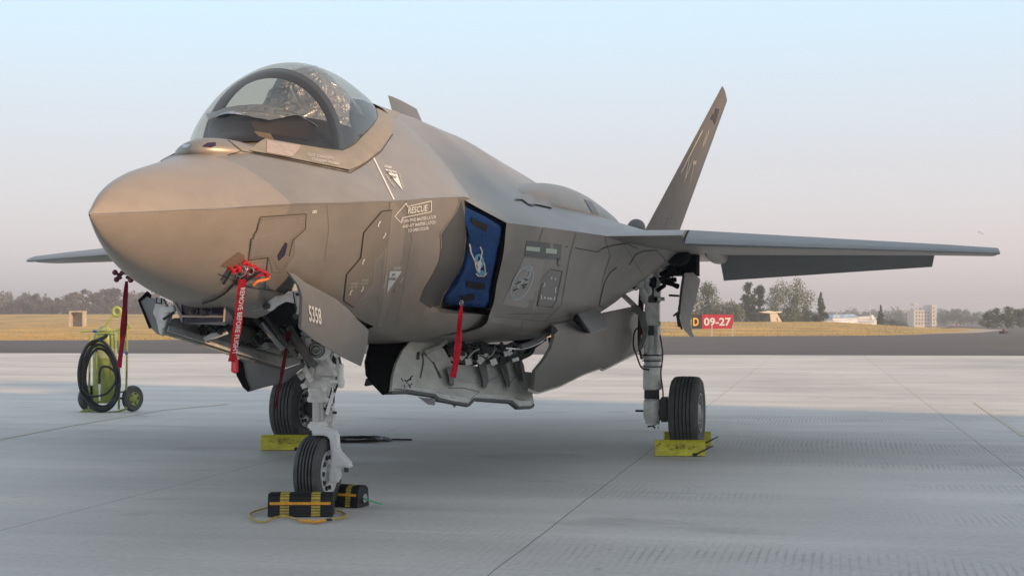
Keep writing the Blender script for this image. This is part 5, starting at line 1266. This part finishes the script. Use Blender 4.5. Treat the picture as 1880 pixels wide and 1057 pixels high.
def proto(kind,seed,nl,leaf,mat):
    key=(kind,seed,mat.name)
    if key not in PROTO:
        c,cl=crownmesh(kind,seed,nl,leaf); t_=trunkmesh(kind,seed,cl)
        mc=bpy.data.meshes.new('crown'); c.to_mesh(mc); c.free(); mc.materials.append(mat)
        mt=bpy.data.meshes.new('trunk'); t_.to_mesh(mt); t_.free(); mt.materials.append(BARK); PROTO[key]=(mc,mt)
    return PROTO[key]
TR={ 'e':0}
def tree(name,label,u,vb,vt,Z,kind,seed,mat,wid=1,group=None,nl=1500,leaf=.028,cat='tree'):
    xc=(u-940)/2890*Z; z0=terr(xc,Z); k=Z/2890; H=(vb-vt)*k; zb=1.347+(589.5-vb)*k; zz=min(z0,zb)
    H+=max(0,zb-zz); p=CW(xc,Z,zz)
    t_=thing(name,label,cat,p,group); mc,mt=proto(kind,seed,nl,leaf,mat)
    for nm,me in (('crown',mc),('trunk',mt)):
        o=bpy.data.objects.new(nm,me); link(o); o.parent=t_
    t_.scale=(H*wid,H*wid,H); t_.rotation_euler=(0,0,seed*1.7+u*.13); return t_
g=random.Random(12)
GT='hazy trees along the left edge of the field'
u=-60; i=0
ORD=['first','second','third','fourth','fifth','sixth','seventh','eighth','ninth','tenth','eleventh','twelfth','thirteenth','fourteenth','fifteenth','sixteenth','seventeenth','eighteenth','nineteenth','twentieth','twenty-first','twenty-second','twenty-third','twenty-fourth','twenty-fifth','twenty-sixth','twenty-seventh','twenty-eighth']
u=-22
while u<292 and i<28:
    h=g.uniform(30,52); sp_=g.choice([0,0,1])
    tree('roadside_tree','%s %s hazy tree from the left in the row beyond the left field'%(ORD[i],'bare-looking' if sp_ else 'bushy'),u,581,581-h,g.uniform(400,470),'sparse' if sp_ else 'round',g.randint(1,4),LG[3 if g.random()<.5 else 4],g.uniform(.9,1.5),GT,1100,.030); u+=g.uniform(8,14.5); i+=1
def mass(name,items,seed,mat,kind='round'):
    rn=random.Random(seed); bm=bmesh.new()
    for u,vb,vt,Z,wd,nl,lf in items:
        xc=(u-940)/2890*Z; k=Z/2890; zb=min(terr(xc,Z),1.347+(589.5-vb)*k); H=1.347+(589.5-vt)*k-zb; c,cl=crownmesh(kind,rn.randint(1,6),nl,lf); p=CW(xc,Z,zb)
        bmesh.ops.transform(c,matrix=Matrix.Translation(p)@Matrix.Rotation(rn.uniform(0,6),4,'Z')@Matrix.Diagonal((H*wd,H*wd,H*1.15,1))@Matrix.Translation((0,0,-.15)),verts=c.verts[:]); merge(bm,c)
    o=obj(name,bm,mat,smooth=False); o['kind']='stuff'; return o
it=[]; u=-60
while u<310: it.append((u,581,581-g.uniform(16,28),g.uniform(385,480),2.0,900,.035)); u+=g.uniform(7,12)
mass('undergrowth',it,5,LG[4])
# right group
mass('undergrowth',[(u_,592,v_,z_,1.8,900,.035) for u_,v_,z_ in ((1288,572,288),(1306,566,290),(1324,570,292),(1342,566,288),(1360,568,294),(1378,566,290),(1396,570,296),(1414,568,292),(1432,570,298),(1450,568,294),(1468,570,296),(1486,572,292),(1500,576,290))],9,LG[0])
tree('broadleaf_tree','dark green bushy tree directly behind the red taxiway sign',1300,592,513,270,'round',11,LG[0],1.0,None,3000,.020)
tree('broadleaf_tree','olive green tree at the left of the sign, partly behind the gear door',1262,594,530,255,'round',12,LG[1],1.1,None,2200,.022)
for u,vt,l in ((1338,553,'small olive bush tree just right of the tree behind the sign'),(1320,560,'low olive bush between the sign tree and the small bush tree'),(1352,557,'rounded bush at the left foot of the feathery dark tree')): tree('bush',l,u,592,vt,260,'round',13,LG[1],1.0,None,1500,.03,'bush')
tree('broadleaf_tree','feathery dark grey green tree left of the tallest olive tree',1374,592,519,275,'tall',14,LG[2],1.25,None,2600,.022)
tree('broadleaf_tree','second feathery dark tree leaning on the tallest olive tree',1396,592,526,280,'tall',15,LG[2],1.2,None,2200,.022)
tree('broadleaf_tree','upright olive tree between the feathery dark tree and the tallest tree',1425,592,520,278,'round',16,LG[1],.75,None,2600,.022)
tree('broadleaf_tree','tallest pale olive tree above the white aircraft tail',1460,592,509,282,'round',17,LG[1],.85,None,3400,.020)
tree('bush','dark bush below the tallest olive tree, left of the pointed conifer',1482,592,562,265,'round',18,LG[2],1.2,None,1500,.03,'bush')
tree('bush','dark bush at the foot of the feathery dark trees',1385,592,566,266,'round',19,LG[2],1.6,None,1500,.03,'bush')
tree('bush','grey green bush in front of the upright olive tree',1408,592,568,268,'round',13,LG[0],1.4,None,1500,.03,'bush')
tree('conifer_tree','taller dark pointed conifer left of the white hangars',1507,592,536,268,'conifer',20,LG[2],1.25,None,2200,.022)
tree('conifer_tree','smaller dark pointed conifer at the right end of the white hangars',1617,593,559,285,'conifer',21,LG[2],1.1,None,1800,.026)
it=[]; u=1500
while u<1815: it.append((u,597,g.uniform(566,577),g.uniform(740,860),g.uniform(1.2,1.9),900,.032)); u+=g.uniform(6,11)
mass('far_wood',it,6,LG[0])
for k,(u,vt) in enumerate(((1640,572),(1735,570),(1762,566),(1785,573))): tree('far_tree',('misty tree between the small conifer and the pale tower block','misty tree just right of the pale tower block','tallest misty tree right of the pale tower block','misty tree just left of the dark right-hand clump')[k],u,598,vt,560,'round',2,LG[2],1.4,'misty trees either side of the tower block',1100,.03)
for u,vt,l in ((1812,578,'small round bush at the left end of the dark right-hand trees'),(1830,568,'dark tree at the left of the clump on the right edge of the view'),(1850,565,'broad dark tree in the middle of the clump at the right edge'),(1874,566,'dark tree cut by the right edge of the view')): tree('broadleaf_tree',l,u,598,vt-2,300,'round',int(u)%5+22,LG[0],1.5,None,2600,.028)
tree('bush','low bush right of the small conifer beside the white hangars',1645,598,588,380,'round',3,LG[2],3.0,None,1100,.03,'bush')
# ---- far aircraft tail
Zt=256; kt=Zt/2890
def FP(u,v,Z): return U(u,v,(CP+F0*Z,F0))
ta=thing('parked_airliner','white T-tailed propeller airliner parked beyond the grass, only its tail showing','airliner',FP(1425,594,Zt))
obj('tail_fin',plate([(1413,572),(1426,574),(1436,591),(1440,600),(1416,600)],(CP+F0*Zt,F0),.35,.05),M('airliner_cream',(.62,.55,.42),.5),ta)
obj('tailplane',plate([(1393,573),(1412,570.5),(1424,572),(1438,571),(1432,574),(1412,575)],(CP+F0*(Zt-.2),F0),1.2,.05),M('airliner_white',(.72,.68,.62),.5),ta)
bm=bmesh.new(); a=FP(1428,601,Zt); b=a+(RT*1+F0*.35).normalized()*14; cyl(bm,a,b,.4,1.3,seg=16); obj('fuselage',bm,M('airliner_white2',(.72,.68,.62),.5),ta)
obj('fin_marking',plate([(1425,583),(1427,583),(1429,590),(1427,590)],(CP+F0*(Zt-.02),F0),.01),M('fin_mark_brown',(.2,.12,.1),.6),ta)
# floodlight
fl_=thing('floodlight','small pole lamp with a bright white head left of the conifer','lamp post',FP(1447,594,300)); 
obj('pole',plate([(1445.8,570),(1447.6,570),(1447.6,600),(1445.8,600)],(CP+F0*300,F0),.15),GGREY,fl_)
obj('lamp_head',plate([(1443,566),(1450,566),(1450,570.5),(1443,570.5)],(CP+F0*299.8,F0),.4,.03),M('lamp_white',(.85,.85,.85),.3),fl_)
# white hangars / tents with blue
Zh=420
def fbox(par,name,u0,u1,v0,v1,Z,dep,mat,bev=0):
    return obj(name,plate([(u0,v0),(u1,v0),(u1,v1),(u0,v1)],(CP+F0*Z,F0),dep,bev),mat,par,smooth=False)
WT=M('white_sheet',(.80,.80,.80),.5,0,.05,.5); BT=M('blue_sheet',(.10,.32,.65),.5,0,0,1.2,c2=(.6,.7,.8))
h1=thing('white_hangar','low white airfield building with a pale blue roof between the two conifers','building',FP(1555,596,Zh))
fbox(h1,'wall',1529,1575,582,602,Zh,8,WT); obj('roof',plate([(1531,577),(1567,576.5),(1577,582.5),(1527,583)],(CP+F0*(Zh-.3),F0),9),BT,h1,smooth=False)
fbox(h1,'window',1532,1541,587,590,Zh-.35,.1,GGREY); fbox(h1,'window',1560,1566,585,592,Zh-.35,.1,GGREY)
h2=thing('white_hangar','long white airfield shed with grey bands right of the blue roofed building','building',FP(1590,596,Zh+6))
fbox(h2,'wall',1576,1611,585,602,Zh+6,8,WT); obj('roof',plate([(1576,581.5),(1600,580),(1612,584),(1612,586),(1576,586)],(CP+F0*(Zh+5.6),F0),9),GGREY,h2,smooth=False); fbox(h2,'band',1576,1609,589,590.5,Zh+5.5,.1,BT); fbox(h2,'window',1600,1604,578,586,Zh+5.4,1,WT)
h3=thing('white_hangar','low flat white annex left of the blue roofed building, below the conifer','building',FP(1510,596,Zh-10))
fbox(h3,'wall',1492,1530,589.5,602,Zh-10,6,WT); fbox(h3,'roof',1491,1530,588.5,590,Zh-10.4,7,M('shed_roof_tan',(.45,.36,.28),.6))
h4=thing('white_hangar','dull blue shed half hidden behind the pole lamp and the dark bush','building',FP(1465,590,Zh))
fbox(h4,'wall',1449,1482,581,600,Zh,8,M('shed_blue_grey',(.12,.15,.30),.6)); fbox(h4,'roof',1448,1483,579,581,Zh-.4,9,M('shed_roof_grey',(.3,.3,.35),.6))
# tall pale building
Zb=690
b4=thing('concrete_building','pale unfinished multi-storey block with a taller right tower, in the haze','building',FP(1698,598,Zb))
fbox(b4,'wall',1678,1712,569,602,Zb,12,BWALL); fbox(b4,'tower',1711,1719.5,559,602,Zb-2,12,BWALL); fbox(b4,'parapet',1703,1711,561,569,Zb+2,8,BWALL)
fbox(b4,'rooftop_tank',1677,1685,557,560,Zb+1,4,BWALL)
bm=bmesh.new()
for u in (1678,1684): merge(bm,plate([(u,560),(u+1,560),(u+1,569),(u,569)],(CP+F0*(Zb+2),F0),.5))
obj('tank_leg',bm,BWALL,b4,smooth=False)
for v in (572,578.5,585,591.5):
    for u in (1681,1686.5,1692,1697.5,1703): fbox(b4,'window',u,u+2.8,v,v+3.2,Zb-.06,.1,BWIN)
for v in (564,571,578,585,592): fbox(b4,'window',1713.5,1716,v,v+3,Zb-2.06,.1,BWIN)
# mast
bm=plate([(1597.4,552),(1598.1,552),(1598.1,582),(1597.4,582)],(CP+F0*620,F0),.2); tag(obj('radio_mast',bm,GGREY),'thin radio mast rising above the white hangars','mast')
# birds
for k,(u,v) in enumerate(((1798,426.5),(1803,429))):
    bm=bmesh.new(); c=FP(u,v,90); 
    fillpoly(bm,[c,c+RT*.10+Vector((0,0,.05)),c+RT*.05+Vector((0,0,-.01))]); fillpoly(bm,[c,c-RT*.05+Vector((0,0,-.01)),c-RT*.10+Vector((0,0,.05))]); cyl(bm,c-F0*.05,c+F0*.05,.015,.008,6)
    tag(obj('bird',bm,BLK),('left one','right one')[k]+' of two tiny birds in the sky above the wing tip','bird')
# ---- unseen hangar added right of the view; stepped to shade jet and apron
HB=Vector((.9,-.4366))*28; NV=Vector((.4366,.8997))
hg=thing('shade_hangar','large pale hangar with stepped roofs beside the apron','hangar',(HB.x+4,HB.y,0))
HG=M('hangar_sheet',(.45,.44,.42),.7,0,.06,.6)
def hbox(name,s0,s1,A,dep):
    Ht=A+.3057*28; bm=bmesh.new(); sc_=(s0+s1)/2; c=HB+NV*sc_+Vector((.8997,-.4366))*(dep/2)
    box(bm,(c.x,c.y,Ht/2),(s1-s0,dep,Ht),Matrix(((NV.x,.8997,0),(NV.y,-.4366,0),(0,0,1)))); return obj(name,bm,HG,hg,smooth=False)
hbox('low_shade_block',-16,2.6,1.5,14); hbox('side_shade_block',2.6,4.3,2.0,14.2); hbox('middle_shade_block',4.3,7.6,3.2,14.5); hbox('main_shade_block',7.6,14.6,4.75,16); hbox('tower',14.6,17.2,7.3,13)  # roof heights, tower included, set by the shade wanted on jet and ground
# ---- haze
hz=bpy.data.materials.new('haze'); hz.use_nodes=True; t=hz.node_tree; t.nodes.remove(t.nodes['Principled BSDF'])
pv=t.nodes.new('ShaderNodeVolumePrincipled'); pv.inputs['Color'].default_value=(.95,.94,.97,1); pv.inputs['Density'].default_value=.00085; pv.inputs['Anisotropy'].default_value=.3
t.links.new(pv.outputs[0],t.nodes['Material Output'].inputs['Volume'])
bm=bmesh.new(); box(bm,(-100,1700,20),(6600,4400,56)); o=obj('haze',bm,hz,smooth=False); o['kind']='stuff'
